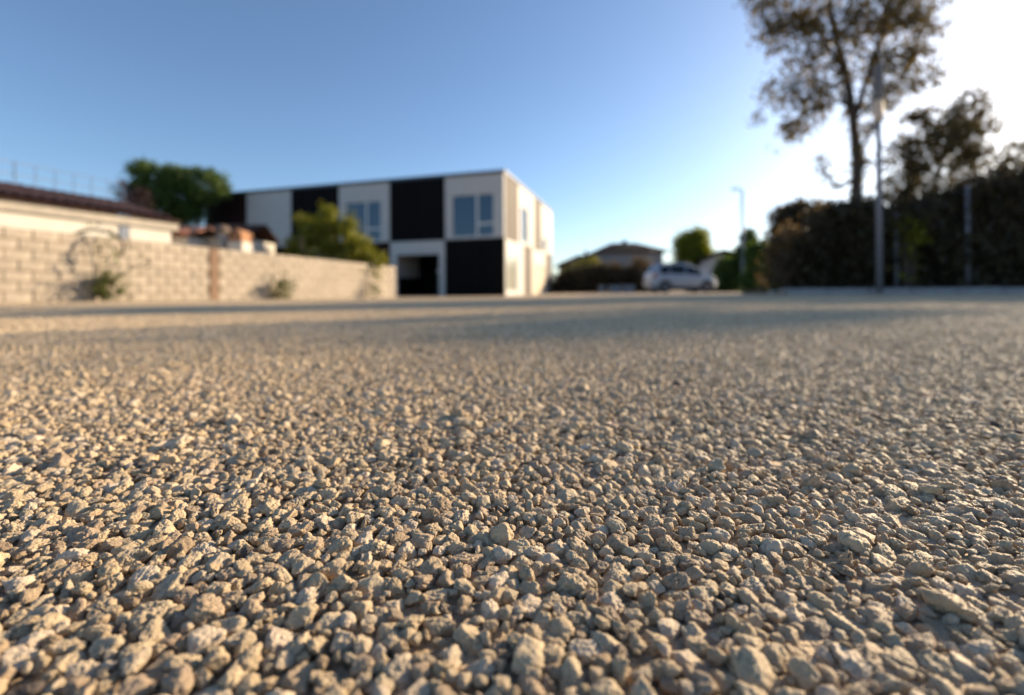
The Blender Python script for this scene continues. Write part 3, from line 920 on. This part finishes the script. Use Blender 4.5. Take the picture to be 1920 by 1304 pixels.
h1_, wA, hA, rA = hip_house("house", "grey two-storey house with dark hipped roof beyond the parked car", 1121, 1243, 474, 457, 62, 9, M["house_grey"], M["tile_slate"], 0, (0.34, 0.70), [(0.14, 2.9, 1.1, 1.4), (-0.25, 2.9, 1.1, 1.4)])
b = MB(); b.bbox(-0.3, 0.3, 3.0, 3.5, hA + 0.6, hA + 2.0, 0.03); b.build("chimney", M["house_brown"], rA)
b = MB(); b.tube([(2.3, -0.75, hA + 0.10), (3.2, -0.75, hA + 0.18)], [0.05, 0.05], 8); b.build("gutter", M["cream"], rA)
h2_, wB, hB, rB = hip_house("house", "lower brown house wing left of the grey hipped-roof house", 1060, 1117, 496, 482, 58, 8, M["house_brown"], M["tile_dark"], 0, (0.55, 0.95), [(-0.1, 1.3, 0.9, 1.2)])
b = MB(); b.bbox(1.0, 1.4, 3.0, 3.4, hB + 0.4, hB + 2.0, 0.03); b.build("chimney", M["house_brown"], rB)
# white gabled outhouse to the right of the car
p = gpt(1330, 46); a_, c_ = at(1316, 492, 46), at(1345, 492, 46)
gh = empty("gabled_house", (p.x, 46, 0), R(-8), "small white gabled house with dark roof behind the car's bonnet", "house")
wg = c_.x - a_.x; hg = a_.z; ht = at(1330, 474, 46).z
b = MB(); b.prism([(-wg/2, -0.2), (wg/2+0.6, -0.2), (wg/2+0.6, ht-0.1), (-wg/2, hg)], 0, 6); b.build("wall", mat("pale_render", (0.46, 0.44, 0.44), 0.9, 0.06), gh)
b = MB(); b.prism([(-wg/2-0.35, hg-0.08), (wg/2+0.5, ht+0.05), (wg/2+3.3, ht-0.45), (wg/2+3.3, ht-0.27), (wg/2+0.5, ht+0.28), (-wg/2-0.35, hg+0.14)], -0.4, 6.4); b.build("roof", M["tile_slate"], gh)
MB().box(wg/2 + 0.602, wg/2 + 3.0, 0.05, 6, -0.2, ht - 0.62).build("side_wall", M["house_grey"], gh)

# ------------------------------------------------------------------ planters in front of the hedge by the car
for (pa, pb, lab) in ((1125, 1134, "narrow blue-grey planter box, leftmost of the three by the dark hedge"), (1143, 1166, "wide blue-grey planter box, middle of the three by the dark hedge"), (1170, 1190, "blue-grey planter box nearest the rear of the silver car")):
    Y = 33.0
    a, c = at(pa, 538, Y), at(pb, 538, Y)
    o = empty("planter_box", ((a.x+c.x)/2, Y, 0.0), 0, lab, "planter", "blue-grey planters before the hedge")
    w = c.x - a.x
    b = MB(); b.prism([(-w/2+0.03, 0), (w/2-0.03, 0), (w/2, 0.5), (-w/2, 0.5)], 0, 0.5); b.build("tub", M["planter"], o)
    MB().bbox(-w/2-0.03, w/2+0.03, -0.03, 0.53, 0.501, 0.56, 0.01).build("rim", M["planter"], o)
    MB().box(-w/2+0.03, w/2-0.03, 0.03, 0.47, 0.561, 0.575).build("soil", M["soil"], o)

# ------------------------------------------------------------------ poles and lamps
def lamp(px, Y, top_py, label):
    p = gpt(px, Y); zt = at(px, top_py, Y).z - p.z
    o = empty("street_lamp", p, 0, label, "street lamp")
    b = MB(); b.tube([(0,0,-0.1), (0,0,2.0), (0,0,zt)], [0.115, 0.105, 0.09], 12); b.build("pole", M["lamp_grey"], o)
    b = MB(); b.tube([(0,0,zt-0.03), (-0.25,0,zt+0.02)], [0.035, 0.03], 8); b.build("arm", M["steel_light"], o)
    b = MB(); b.bbox(-0.85, -0.2, -0.16, 0.16, zt-0.02, zt+0.10, 0.02); b.build("lamp_head", M["lamp_grey"], o)
    b = MB(); b.box(-0.78, -0.32, -0.10, 0.10, zt-0.032, zt-0.021); b.build("lens", M["clear_lens"], o)
lamp(1393, 36, 356, "thin pale street lamp standing against the bright sky, right of the car")
p = gpt(1649, 12.2)
o = empty("antenna_pole", p, 0, "thick grey steel pole with a cream box high up, beside the tall tree", "pole")
zb_ = at(1650, 228, 12.2).z
b = MB(); b.tube([(0,0,-0.1), (0,0,3.0), (0,0,zb_)], [0.075, 0.068, 0.055], 14); b.build("shaft", M["steel"], o)
b = MB(); b.tube([(0,0,0), (0,0,0.04)], [0.22, 0.22], 14); b.build("base_plate", M["steel"], o)
b = MB(); b.lathe([(0.10, zb_ + 0.002), (0.115, zb_+0.05), (0.115, zb_+0.52), (0.10, zb_+0.56)], 16); b.build("equipment_box", M["cream"], o)
b = MB(); b.lathe([(0.12, zb_ + 0.562), (0.125, zb_+0.6), (0.125, zb_+1.45), (0.08, zb_+1.52), (0.02, zb_+1.55)], 16); b.build("antenna_cover", M["radome"], o)
for px, Y, pyt, r, lab in ((1681, 12.9, 405, 0.04, "thin grey post just right of the thick pole, against the hedge"), (1815, 12.6, 352, 0.055, "grey post standing alone before the hedge near the sun")):
    p = gpt(px, Y); zt = at(px, pyt, Y).z - p.z
    o = empty("post", p, 0, lab, "post")
    b = MB(); b.tube([(0,0,-0.1), (0,0,zt)], [r, r*0.9], 12); b.build("shaft", M["steel"], o)
    b = MB(); b.lathe([(r*1.15, zt+0.001), (r*1.15, zt+0.04), (r*0.4, zt+0.07)], 12); b.build("cap", M["steel"], o)

# kerb under the hedge
ka, kb = gpt(1478, 13.2), Vector((25.0, 8.6, 0))
kd = (kb - ka).normalized(); kl = (kb - ka).length
kerb = empty("kerb", (ka.x, ka.y, 0), math.atan2(kd.y, kd.x), "raised grey concrete kerb edging the hedge", None, None, "structure")
kme = MB().bbox(0.006, 0.994, 0, 0.28, -0.1, 0.19, 0.015).mesh("kerb_stone", M["plinth"])
for k in range(int(kl)):
    o = link_mesh("kerb_stone", kme, kerb); o.location = (k, random.uniform(-0.006, 0.006), random.uniform(-0.006, 0.004))
bed = MB().box(0, int(kl), 0.285, 6.0, -0.1, 0.13).build("planting_bed", M["soil"], kerb)

# pale rocks at the kerb's end
V4, F4 = ico(4)
for px, Y, r, lab in ((1447, 14.2, 0.14, "smaller pale rock at the end of the kerb"), (1471, 13.7, 0.21, "larger sunlit pale rock at the end of the kerb")):
    P = stone_shape(V4, rng, True) * r
    me = bpy.data.meshes.new("rock"); me.from_pydata(P.tolist(), [], F4.tolist()); me.materials.append(M["rock"])
    me.polygons.foreach_set("use_smooth", [True]*len(F4))
    q = gpt(px, Y); o = link_mesh("rock", me); o.location = (q.x, q.y, r*0.35); tag(o, lab, "rock")

# wooden stake above the wall
p = gpt(567, 18.6)
o = MB().bbox(-0.11, 0.11, -0.06, 0.06, 0, at(567, 441, 18.6).z - p.z, 0.02).build("wooden_post", M["wood_post"]); o.location = p
tag(o, "weathered wooden post rising behind the block wall in the shrub", "post")

# ------------------------------------------------------------------ trees and shrubs
# round tree behind the outbuilding
Y = 30.0; tb = gpt(330, Y)
t1 = empty("broadleaf_tree", tb, 0, "round-crowned green tree behind the brown tiled roof", "tree")
b = MB(); b.tube([(0,0,-0.1), (0.1,0,1.8), (0.0,0.1,3.6), (0.2,0,5.5)], [0.30, 0.24, 0.18, 0.08], 10)
for dx, z in ((-2.1, 6.2), (2.0, 6.0), (0.6, 7.2), (-0.7, 6.9)): b.tube([(0,0,2.6), (dx*0.5, 0.2, z*0.7), (dx, 0.1, z)], [0.14, 0.09, 0.03], 7)
b.build("trunk", M["bark"], t1)
C = []
for px, py, rx, rz, n in ((285, 345, 1.25, 1.35, 3600), (330, 375, 1.5, 1.5, 3400), (345, 340, 1.2, 0.9, 2300), (392, 350, 1.1, 1.1, 2900), (352, 395, 1.0, 1.0, 1900), (290, 390, 1.3, 1.2, 2200), (262, 318, 0.55, 0.4, 450), (318, 325, 0.6, 0.5, 500), (300, 415, 1.7, 0.9, 1700)):
    C.append(clump_points(rel(px, py, Y, tb), (rx, rx, rz), int(n*1.7), max(8, n//40), 0.18))
link_mesh("crown", leaves_mesh("crown", np.concatenate(C), 0.15, M["leaf_oak"]), t1)
# dark purple plum at its left
Y = 27.0; tb = gpt(236, Y)
t2 = empty("plum_tree", tb, 0, "small dark purple-leaved tree tucked left of the round green tree", "tree")
b = MB(); b.tube([(0,0,-0.1), (0.05,0,2.5), (0,0,5.2)], [0.12, 0.09, 0.03], 8); b.build("trunk", M["bark"], t2)
C = [clump_points(rel(px, py, Y, tb), (rx, rx, rz), n, n//40, 0.14) for px, py, rx, rz, n in ((238, 360, 0.55, 0.6, 800), (258, 372, 0.6, 0.6, 800), (228, 382, 0.35, 0.3, 200))]
link_mesh("crown", leaves_mesh("crown", np.concatenate(C), 0.12, M["leaf_plum"]), t2)

# olive shrub behind the wall, before the building
Y = 19.0; tb = gpt(630, Y)
cl = []
for px, py, rx, rz, n in ((600, 440, 0.85, 0.75, 1500), (615, 402, 0.30, 0.45, 420), (570, 418, 0.30, 0.30, 260), (640, 455, 1.1, 0.8, 1900), (675, 470, 0.75, 0.55, 1000), (560, 465, 0.6, 0.5, 700), (655, 425, 0.28, 0.4, 260), (700, 488, 0.45, 0.35, 420), (620, 490, 2.0, 0.6, 1700), (640, 520, 2.0, 0.7, 800)):
    q = rel(px, py, Y, tb); cl.append((q[0], q[1], q[2], rx*.8, rx*0.72, rz*.8, n))
bush("olive_shrub", "yellow-olive sunlit shrub rising over the block wall before the building", "shrub", tb, cl, M["leaf_shrub"], 0.15, 0.15, twig_per=35)

# weeds rooted along the foot of the wall
def weed(px, label, stems, tuft_n, hoop=None):
    s = wall_at(px); q = WA + WD * s - off * 0.28
    base = Vector((q.x, q.y, gz(q.x, q.y)))
    o = empty("wall_plant", base, 0, label, "plant", "weeds along the foot of the wall")
    pts_ = []
    for k, (path, rad) in enumerate(stems):
        P = [Vector(rel(a, c, q.y, base)) for a, c in path]
        P = [Vector((v.x, v.y - 0.05*k*0.3, v.z)) for v in P]
        # resample along a smooth curve
        Q = []
        for i in range(len(P)-1):
            p0, p1, p2, p3 = P[max(i-1,0)], P[i], P[i+1], P[min(i+2, len(P)-1)]
            for t in np.linspace(0, 1, 7)[:-1]:
                Q.append(0.5*((2*p1) + (p2-p0)*t + (2*p0-5*p1+4*p2-p3)*t*t + (3*p1-p0-3*p2+p3)*t**3))
        Q.append(P[-1])
        b = MB(); b.tube(Q, list(np.linspace(rad, rad*0.45, len(Q))), 6); b.build("stem", M["bark_pale"] if k else M["bark"], o)
        for v in Q[2:]:
            n = 1
            pts_.append(np.array(v)[None] + rng.normal(size=(n, 3))*0.075)
    pts_.append(clump_points((0, -0.02, 0.30), (0.28, 0.2, 0.28), tuft_n, max(6, tuft_n//14), 0.09))
    A = np.concatenate(pts_); A = A[A[:, 2] > 0.02]
    link_mesh("foliage", leaves_mesh("foliage", A, 0.10, M["leaf_weed"]), o)
weed(192, "tall straggling weed with an arched dark stem at the wall's foot, leftmost of three",
     [([(192, 560), (150, 500), (133, 465), (142, 440), (175, 431), (215, 441), (232, 460), (226, 480)], 0.045), ([(192, 560), (186, 510), (190, 470), (196, 448)], 0.02), ([(192, 560), (225, 520), (250, 505), (282, 490)], 0.02), ([(192, 560), (165, 530), (130, 545), (105, 550)], 0.018), ([(192, 560), (200, 520), (215, 500), (228, 478)], 0.018)], 240)
weed(516, "low bushy weed with thin upright stalks at the foot of the wall, middle of three",
     [([(516, 560), (512, 520), (505, 490)], 0.016), ([(516, 560), (530, 530), (533, 505)], 0.016), ([(516, 560), (490, 535), (470, 525)], 0.014), ([(516, 560), (540, 540), (556, 530)], 0.014)], 260)
weed(689, "small weed near the far end of the block wall, before the doorway",
     [([(689, 558), (690, 530), (688, 505)], 0.016), ([(689, 558), (698, 535), (705, 510)], 0.014)], 110)

# greenery in the middle distance
def multi(name, label, cat, Y, base_px, parts, m, size, sig, group=None):
    tb = gpt(base_px, Y)
    cl = []
    for px, py, rx, rz, n in parts:
        q = rel(px, py, Y, tb); cl.append((q[0], q[1], max(q[2], 0.2), rx, rx*0.8, rz, int(n * (1.9 if Y > 30 else 1.2))))
    return bush(name, label, cat, tb, cl, m, size, sig, group, twig_per=45)
multi("hedge", "dark clipped hedge in front of the grey and brown houses", "hedge", 40, 1120, [(1060, 535, 1.2, 1.0, 1500), (1085, 528, 1.3, 1.2, 1700), (1115, 525, 1.4, 1.4, 1900), (1145, 525, 1.4, 1.4, 1900), (1175, 528, 1.3, 1.3, 1700), (1200, 520, 1.1, 1.7, 1700), (1048, 545, 0.6, 0.5, 400)], M["leaf_dark"], 0.20, 0.2)
multi("sunlit_bush", "olive-yellow bush behind the dark hedge, before the brown house wing", "bush", 50, 1095, [(1088, 508, 1.3, 0.9, 900), (1108, 502, 1.0, 0.9, 700), (1070, 515, 1.0, 0.7, 500)], M["leaf_shrub"], 0.24, 0.22)
multi("garden_tree", "bright yellow-green tree standing behind the roof of the silver car", "tree", 48, 1296, [(1296, 468, 1.1, 1.5, 2000), (1312, 462, 0.7, 0.9, 800), (1290, 455, 0.9, 1.0, 1200), (1310, 450, 0.8, 0.8, 900), (1283, 480, 0.9, 1.3, 1000), (1312, 485, 0.9, 1.3, 1200), (1298, 500, 1.3, 1.5, 1900), (1298, 525, 1.3, 1.2, 1200), (1275, 462, 0.5, 0.6, 300), (1322, 470, 0.5, 0.6, 300), (1304, 438, 0.3, 0.4, 160)], M["leaf_yellow"], 0.22, 0.34)
multi("round_bush", "leafy green bush between the white gabled house and the thin street lamp", "bush", 38, 1365, [(1365, 505, 1.0, 0.9, 1400), (1355, 525, 0.8, 0.9, 900), (1378, 525, 0.8, 0.9, 900), (1345, 540, 0.5, 0.4, 300)], M["leaf_oak"], 0.18, 0.18)
multi("conifer", "pointed dark green conifer directly behind the thin street lamp", "tree", 37, 1402, [(1403, 446, 0.6, 0.7, 1200), (1403, 475, 1.05, 0.9, 2500), (1402, 505, 1.4, 1.0, 3000), (1400, 532, 1.5, 0.8, 2400)], M["leaf_oak"], 0.16, 0.14)
multi("garden_bush", "mid-green bush between the pointed conifer and the dark evergreen", "bush", 34, 1437, [(1430, 478, 1.2, 1.0, 2800), (1442, 503, 1.4, 1.1, 3000), (1424, 530, 1.4, 0.9, 2400)], M["leaf_oak"], 0.16, 0.16)
multi("evergreen_bush", "large dark rounded evergreen at the end of the hedge", "bush", 17.5, 1505, [(1490, 430, 0.95, 0.95, 2600), (1520, 425, 1.0, 0.95, 2600), (1515, 402, 0.7, 0.45, 900), (1545, 440, 0.9, 0.9, 2000), (1490, 480, 1.0, 1.0, 2600), (1530, 485, 1.2, 1.0, 2800), (1510, 525, 1.5, 0.7, 2600), (1466, 420, 0.35, 0.35, 300)], M["leaf_dark"], 0.15, 0.15)
multi("grass_clump", "dry yellow-green grass clump beside the pale rocks", "plant", 15.5, 1462, [(1458, 535, 0.30, 0.32, 300), (1490, 533, 0.28, 0.35, 300)], M["leaf_shrub"], 0.12, 0.09)

# long hedge on the right, running out of the picture towards the sun
tb = gpt(1600, 18.5)
hd = empty("hedge", tb, 0, "tall dark hedge filling the right side below the sun", "hedge")
C, CYl = [], []
hedge_top = [(1520, 440), (1555, 400), (1590, 396), (1625, 392), (1660, 398), (1695, 402), (1730, 398), (1765, 385), (1800, 365), (1835, 352), (1870, 345), (1905, 340), (1945, 335), (1990, 320), (2040, 305), (2100, 300), (2170, 300), (2250, 300), (2340, 300)]
for px, pt in hedge_top:
    Yh = 14.0 - (px - 1555) / 780 * 2.4
    zt = at(px, pt, Yh).z
    x = at(px, 500, Yh).x
    k = max(3, int(round(zt / 0.75)))
    for i in range(k):
        z = (i + 0.45) / k * zt
        C.append(clump_points((x - tb[0] + random.uniform(-.2, .2), Yh - tb[1] + random.uniform(-.3, .3), z), (0.85, 0.75, zt/k*0.78), 1250, 34, 0.16))
    C.append(clump_points((x - tb[0] + random.uniform(-.4, .4), Yh - tb[1], zt - 0.1), (0.7, 0.5, 0.35), 260, 16, 0.14))
A = np.concatenate(C); A = A[A[:, 2] > 0.1]
link_mesh("foliage", leaves_mesh("foliage", A, 0.15, M["leaf_dark"]), hd)
b = MB()
for px, pt in hedge_top:
    Yh = 14.0 - (px - 1555) / 780 * 2.4; x = at(px, 500, Yh).x - tb[0]
    b.tube([(x, Yh - tb[1], 0), (x + random.uniform(-.2, .2), Yh - tb[1], 1.2), (x + random.uniform(-.4, .4), Yh - tb[1], 2.4)], [0.06, 0.05, 0.02], 6)
b.build("stem", M["bark"], hd)
multi("sunlit_bush", "yellow-green backlit bush in the hedge right of the thick pole", "bush", 12.9, 1705, [(1700, 440, 0.35, 0.28, 200), (1715, 425, 0.3, 0.22, 130), (1690, 425, 0.25, 0.2, 90), (1700, 490, 0.3, 0.5, 80)], M["leaf_shrub"], 0.13, 0.12)

# the tall open tree
Y = 14.3; tb = gpt(1606, Y)
tall = empty("tall_tree", tb, 0, "tall open-crowned tree with slender trunk standing above the hedge", "tree")
def curve(P, n=6):
    P = [Vector(v) for v in P]; Q = []
    for i in range(len(P)-1):
        p0, p1, p2, p3 = P[max(i-1,0)], P[i], P[i+1], P[min(i+2, len(P)-1)]
        for t in np.linspace(0, 1, n+1)[:-1]:
            Q.append(0.5*((2*p1) + (p2-p0)*t + (2*p0-5*p1+4*p2-p3)*t*t + (3*p1-p0-3*p2+p3)*t**3))
    Q.append(P[-1]); return Q
def limb(tree, base, path, Yd, r0, r1, name="limb"):
    P = []
    for i, (a, c) in enumerate(path):
        v = Vector(rel(a, c, Yd, base)); v.y += random.uniform(-.22, .22) * i * (name == "limb"); P.append(v)
    Q = curve(P); b = MB(); b.tube(Q, list(np.linspace(r0, r1, len(Q))), 9); b.build(name, M["bark"], tree)
    return Q
tr = limb(tall, tb, [(1606, 560), (1606, 470), (1604, 390), (1607, 310), (1600, 230), (1588, 150), (1570, 80), (1555, 0), (1548, -100), (1545, -200)], Y, 0.19, 0.04, "trunk")
L3 = limb(tall, tb, [(1618, 560), (1622, 460), (1626, 370), (1622, 290), (1612, 230), (1605, 180)], Y, 0.08, 0.03)
L2 = limb(tall, tb, [(1600, 230), (1625, 150), (1640, 80), (1650, 0), (1660, -80)], Y, 0.09, 0.03)
limbs = [[(1600, 235), (1575, 170), (1540, 130), (1490, 90), (1450, 60)], [(1604, 205), (1560, 195), (1520, 220), (1490, 250)], [(1588, 150), (1530, 60), (1470, 10), (1420, -20)],
         [(1600, 230), (1650, 190), (1690, 165), (1730, 150)], [(1625, 150), (1670, 110), (1715, 95)], [(1606, 330), (1580, 350), (1560, 320), (1556, 290)], [(1570, 80), (1610, 20), (1640, -40)], [(1588, 150), (1540, 180), (1500, 195), (1440, 180)],
         [(1640, 80), (1690, 40), (1730, 20)], [(1555, 0), (1500, -60), (1450, -110)], [(1548, -60), (1600, -120), (1650, -160)], [(1606, 300), (1640, 300), (1680, 320)]]
C = []
for k, pth in enumerate(limbs):
    Q = limb(tall, tb, pth, Y, 0.05, 0.012)
    thin = k in (5, 11)
    for v in Q[len(Q)//3:]:
        C.append(clump_points(v, (0.12, 0.2, 0.12) if thin else (0.42, 0.55, 0.36), 9 if thin else 46, 3 if thin else 6, 0.07 if thin else 0.13))
for v in L3[8:] + tr[12:28]: C.append(clump_points(v, (0.22, 0.22, 0.25), 16, 4, 0.09))
for Q in (tr[30:], L2[6:]):
    for v in Q: C.append(clump_points(v, (0.7, 0.7, 0.5), 45, 7, 0.13))
for px, py, rx, rz, n in ((1470, 30, 0.9, 0.5, 380), (1440, 70, 0.6, 0.35, 160), (1530, 60, 1.0, 0.8, 520), (1590, 40, 1.2, 0.8, 700), (1650, 40, 1.0, 0.9, 560), (1700, 60, 0.8, 0.8, 380), (1560, 120, 0.8, 0.6, 360), (1640, 130, 0.9, 0.7, 480), (1690, 150, 0.7, 0.5, 280), (1500, 120, 0.7, 0.4, 190), (1420, 15, 0.6, 0.3, 110), (1475, 175, 0.5, 0.3, 90), (1415, 225, 0.25, 0.3, 60), (1492, 245, 0.3, 0.25, 90), (1450, 165, 0.4, 0.3, 70), (1525, 190, 0.4, 0.4, 90), (1640, 205, 0.6, 0.4, 200), (1560, 300, 0.12, 0.3, 22), (1548, 330, 0.15, 0.1, 16), (1605, 250, 0.3, 0.4, 60), (1608, 300, 0.15, 0.6, 110), (1612, 370, 0.15, 0.5, 110), (1740, 40, 0.5, 0.5, 160), (1725, 110, 0.6, 0.5, 220), (1700, 10, 0.9, 0.6, 380), (1735, 165, 0.4, 0.2, 60), (1500, 40, 0.9, 0.6, 300), (1460, 110, 0.5, 0.3, 110), (1560, -80, 2.2, 1.2, 1700), (1600, -180, 2.0, 1.3, 1500), (1480, -50, 1.3, 0.8, 700), (1690, -60, 1.2, 0.8, 700), (1590, -270, 1.4, 1.0, 900)):
    C.append(clump_points(rel(px, py, Y, tb), (rx*1.1, rx*1.3, rz*1.1), int(n*0.95), max(5, n//16), 0.12, shell=0.2))
link_mesh("crown", leaves_mesh("crown", np.concatenate(C), 0.125, M["leaf_tree"]), tall)

# the smaller spreading tree at its right
Y = 15.0; tb = gpt(1745, Y)
st = empty("spreading_tree", tb, 0, "smaller spreading tree right of the tall tree, its branches reaching the sun", "tree")
limb(st, tb, [(1745, 560), (1748, 440), (1752, 360), (1765, 300), (1790, 250)], Y, 0.10, 0.04, "trunk")
C = []
for pth in ([(1752, 360), (1720, 320), (1700, 290), (1680, 270)], [(1765, 300), (1800, 260), (1830, 215), (1846, 178)], [(1752, 340), (1800, 310), (1840, 290)], [(1765, 300), (1745, 255), (1720, 225), (1710, 215)], [(1748, 400), (1700, 370), (1670, 365)], [(1790, 250), (1795, 210), (1800, 185)], [(1752, 370), (1790, 350), (1830, 345)]):
    Q = limb(st, tb, pth, Y, 0.04, 0.01)
    for v in Q[4:]: C.append(clump_points(v, (0.32, 0.4, 0.25), 40, 5, 0.10))
for px, py, rx, rz, n in ((1760, 255, 0.9, 0.45, 700), (1800, 245, 0.8, 0.45, 620), (1720, 225, 0.35, 0.3, 170), (1770, 290, 0.9, 0.4, 560), (1820, 295, 0.6, 0.4, 340), (1700, 330, 0.6, 0.3, 220), (1740, 360, 0.7, 0.3, 260), (1840, 190, 0.15, 0.25, 60), (1800, 195, 0.18, 0.25, 60), (1690, 385, 0.6, 0.25, 240), (1850, 240, 0.3, 0.25, 90), (1800, 320, 0.5, 0.25, 160), (1700, 265, 0.4, 0.35, 200), (1690, 350, 0.5, 0.5, 300), (1750, 320, 0.8, 0.4, 420), (1760, 385, 0.9, 0.4, 500), (1715, 400, 0.7, 0.4, 420), (1810, 370, 0.8, 0.5, 420), (1690, 300, 0.6, 0.5, 320), (1665, 360, 0.4, 0.4, 160), (1720, 345, 0.8, 0.5, 420), (1740, 280, 1.1, 0.5, 600), (1800, 270, 0.9, 0.5, 600), (1830, 230, 0.6, 0.4, 300), (1785, 215, 0.5, 0.35, 240), (1835, 320, 0.6, 0.4, 300)):
    C.append(clump_points(rel(px, py, Y, tb), (rx, rx*1.2, rz), int(n*1.1), max(5, n//18), 0.11, shell=0.2))
link_mesh("crown", leaves_mesh("crown", np.concatenate(C), 0.11, M["leaf_tree"]), st)

# the tree whose branches just enter at the right edge
Y = 14.5; tb = gpt(1965, Y)
et = empty("edge_tree", tb, 0, "tree at the right edge, only its lower branches in view above the hedge", "tree")
trk = limb(et, tb, [(1965, 560), (1962, 440), (1968, 340), (1990, 240), (2030, 140), (2060, 20)], Y, 0.16, 0.05, "trunk")
C = []
for pth in ([(1962, 380), (1930, 340), (1895, 310), (1875, 300)], [(1968, 340), (1930, 290), (1905, 268)], [(1966, 320), (2010, 270), (2040, 240)], [(1990, 240), (2040, 180), (2070, 140)], [(2030, 150), (2040, 90), (2050, 40)]):
    Q = limb(et, tb, pth, Y, 0.035, 0.01)
    for v in Q[4:]: C.append(clump_points(v, (0.25, 0.35, 0.2), 42, 5, 0.09))
for px, py, rx, rz, n in ((1900, 320, 0.45, 0.3, 420), (1880, 335, 0.35, 0.25, 260), (1940, 310, 0.5, 0.45, 260), (1990, 290, 0.7, 0.6, 200), (2080, 200, 0.7, 0.7, 200), (2090, 110, 0.7, 0.8, 200), (2095, 20, 0.7, 0.7, 160), (1905, 272, 0.2, 0.15, 60), (2138, 150, 0.55, 0.4, 900), (2165, 165, 0.4, 0.3, 400)):
    C.append(clump_points(rel(px, py, Y, tb), (rx, rx*1.2, rz), n, max(5, n//18), 0.09, shell=0.3))
link_mesh("crown", leaves_mesh("crown", np.concatenate(C), 0.10, M["leaf_tree"]), et)
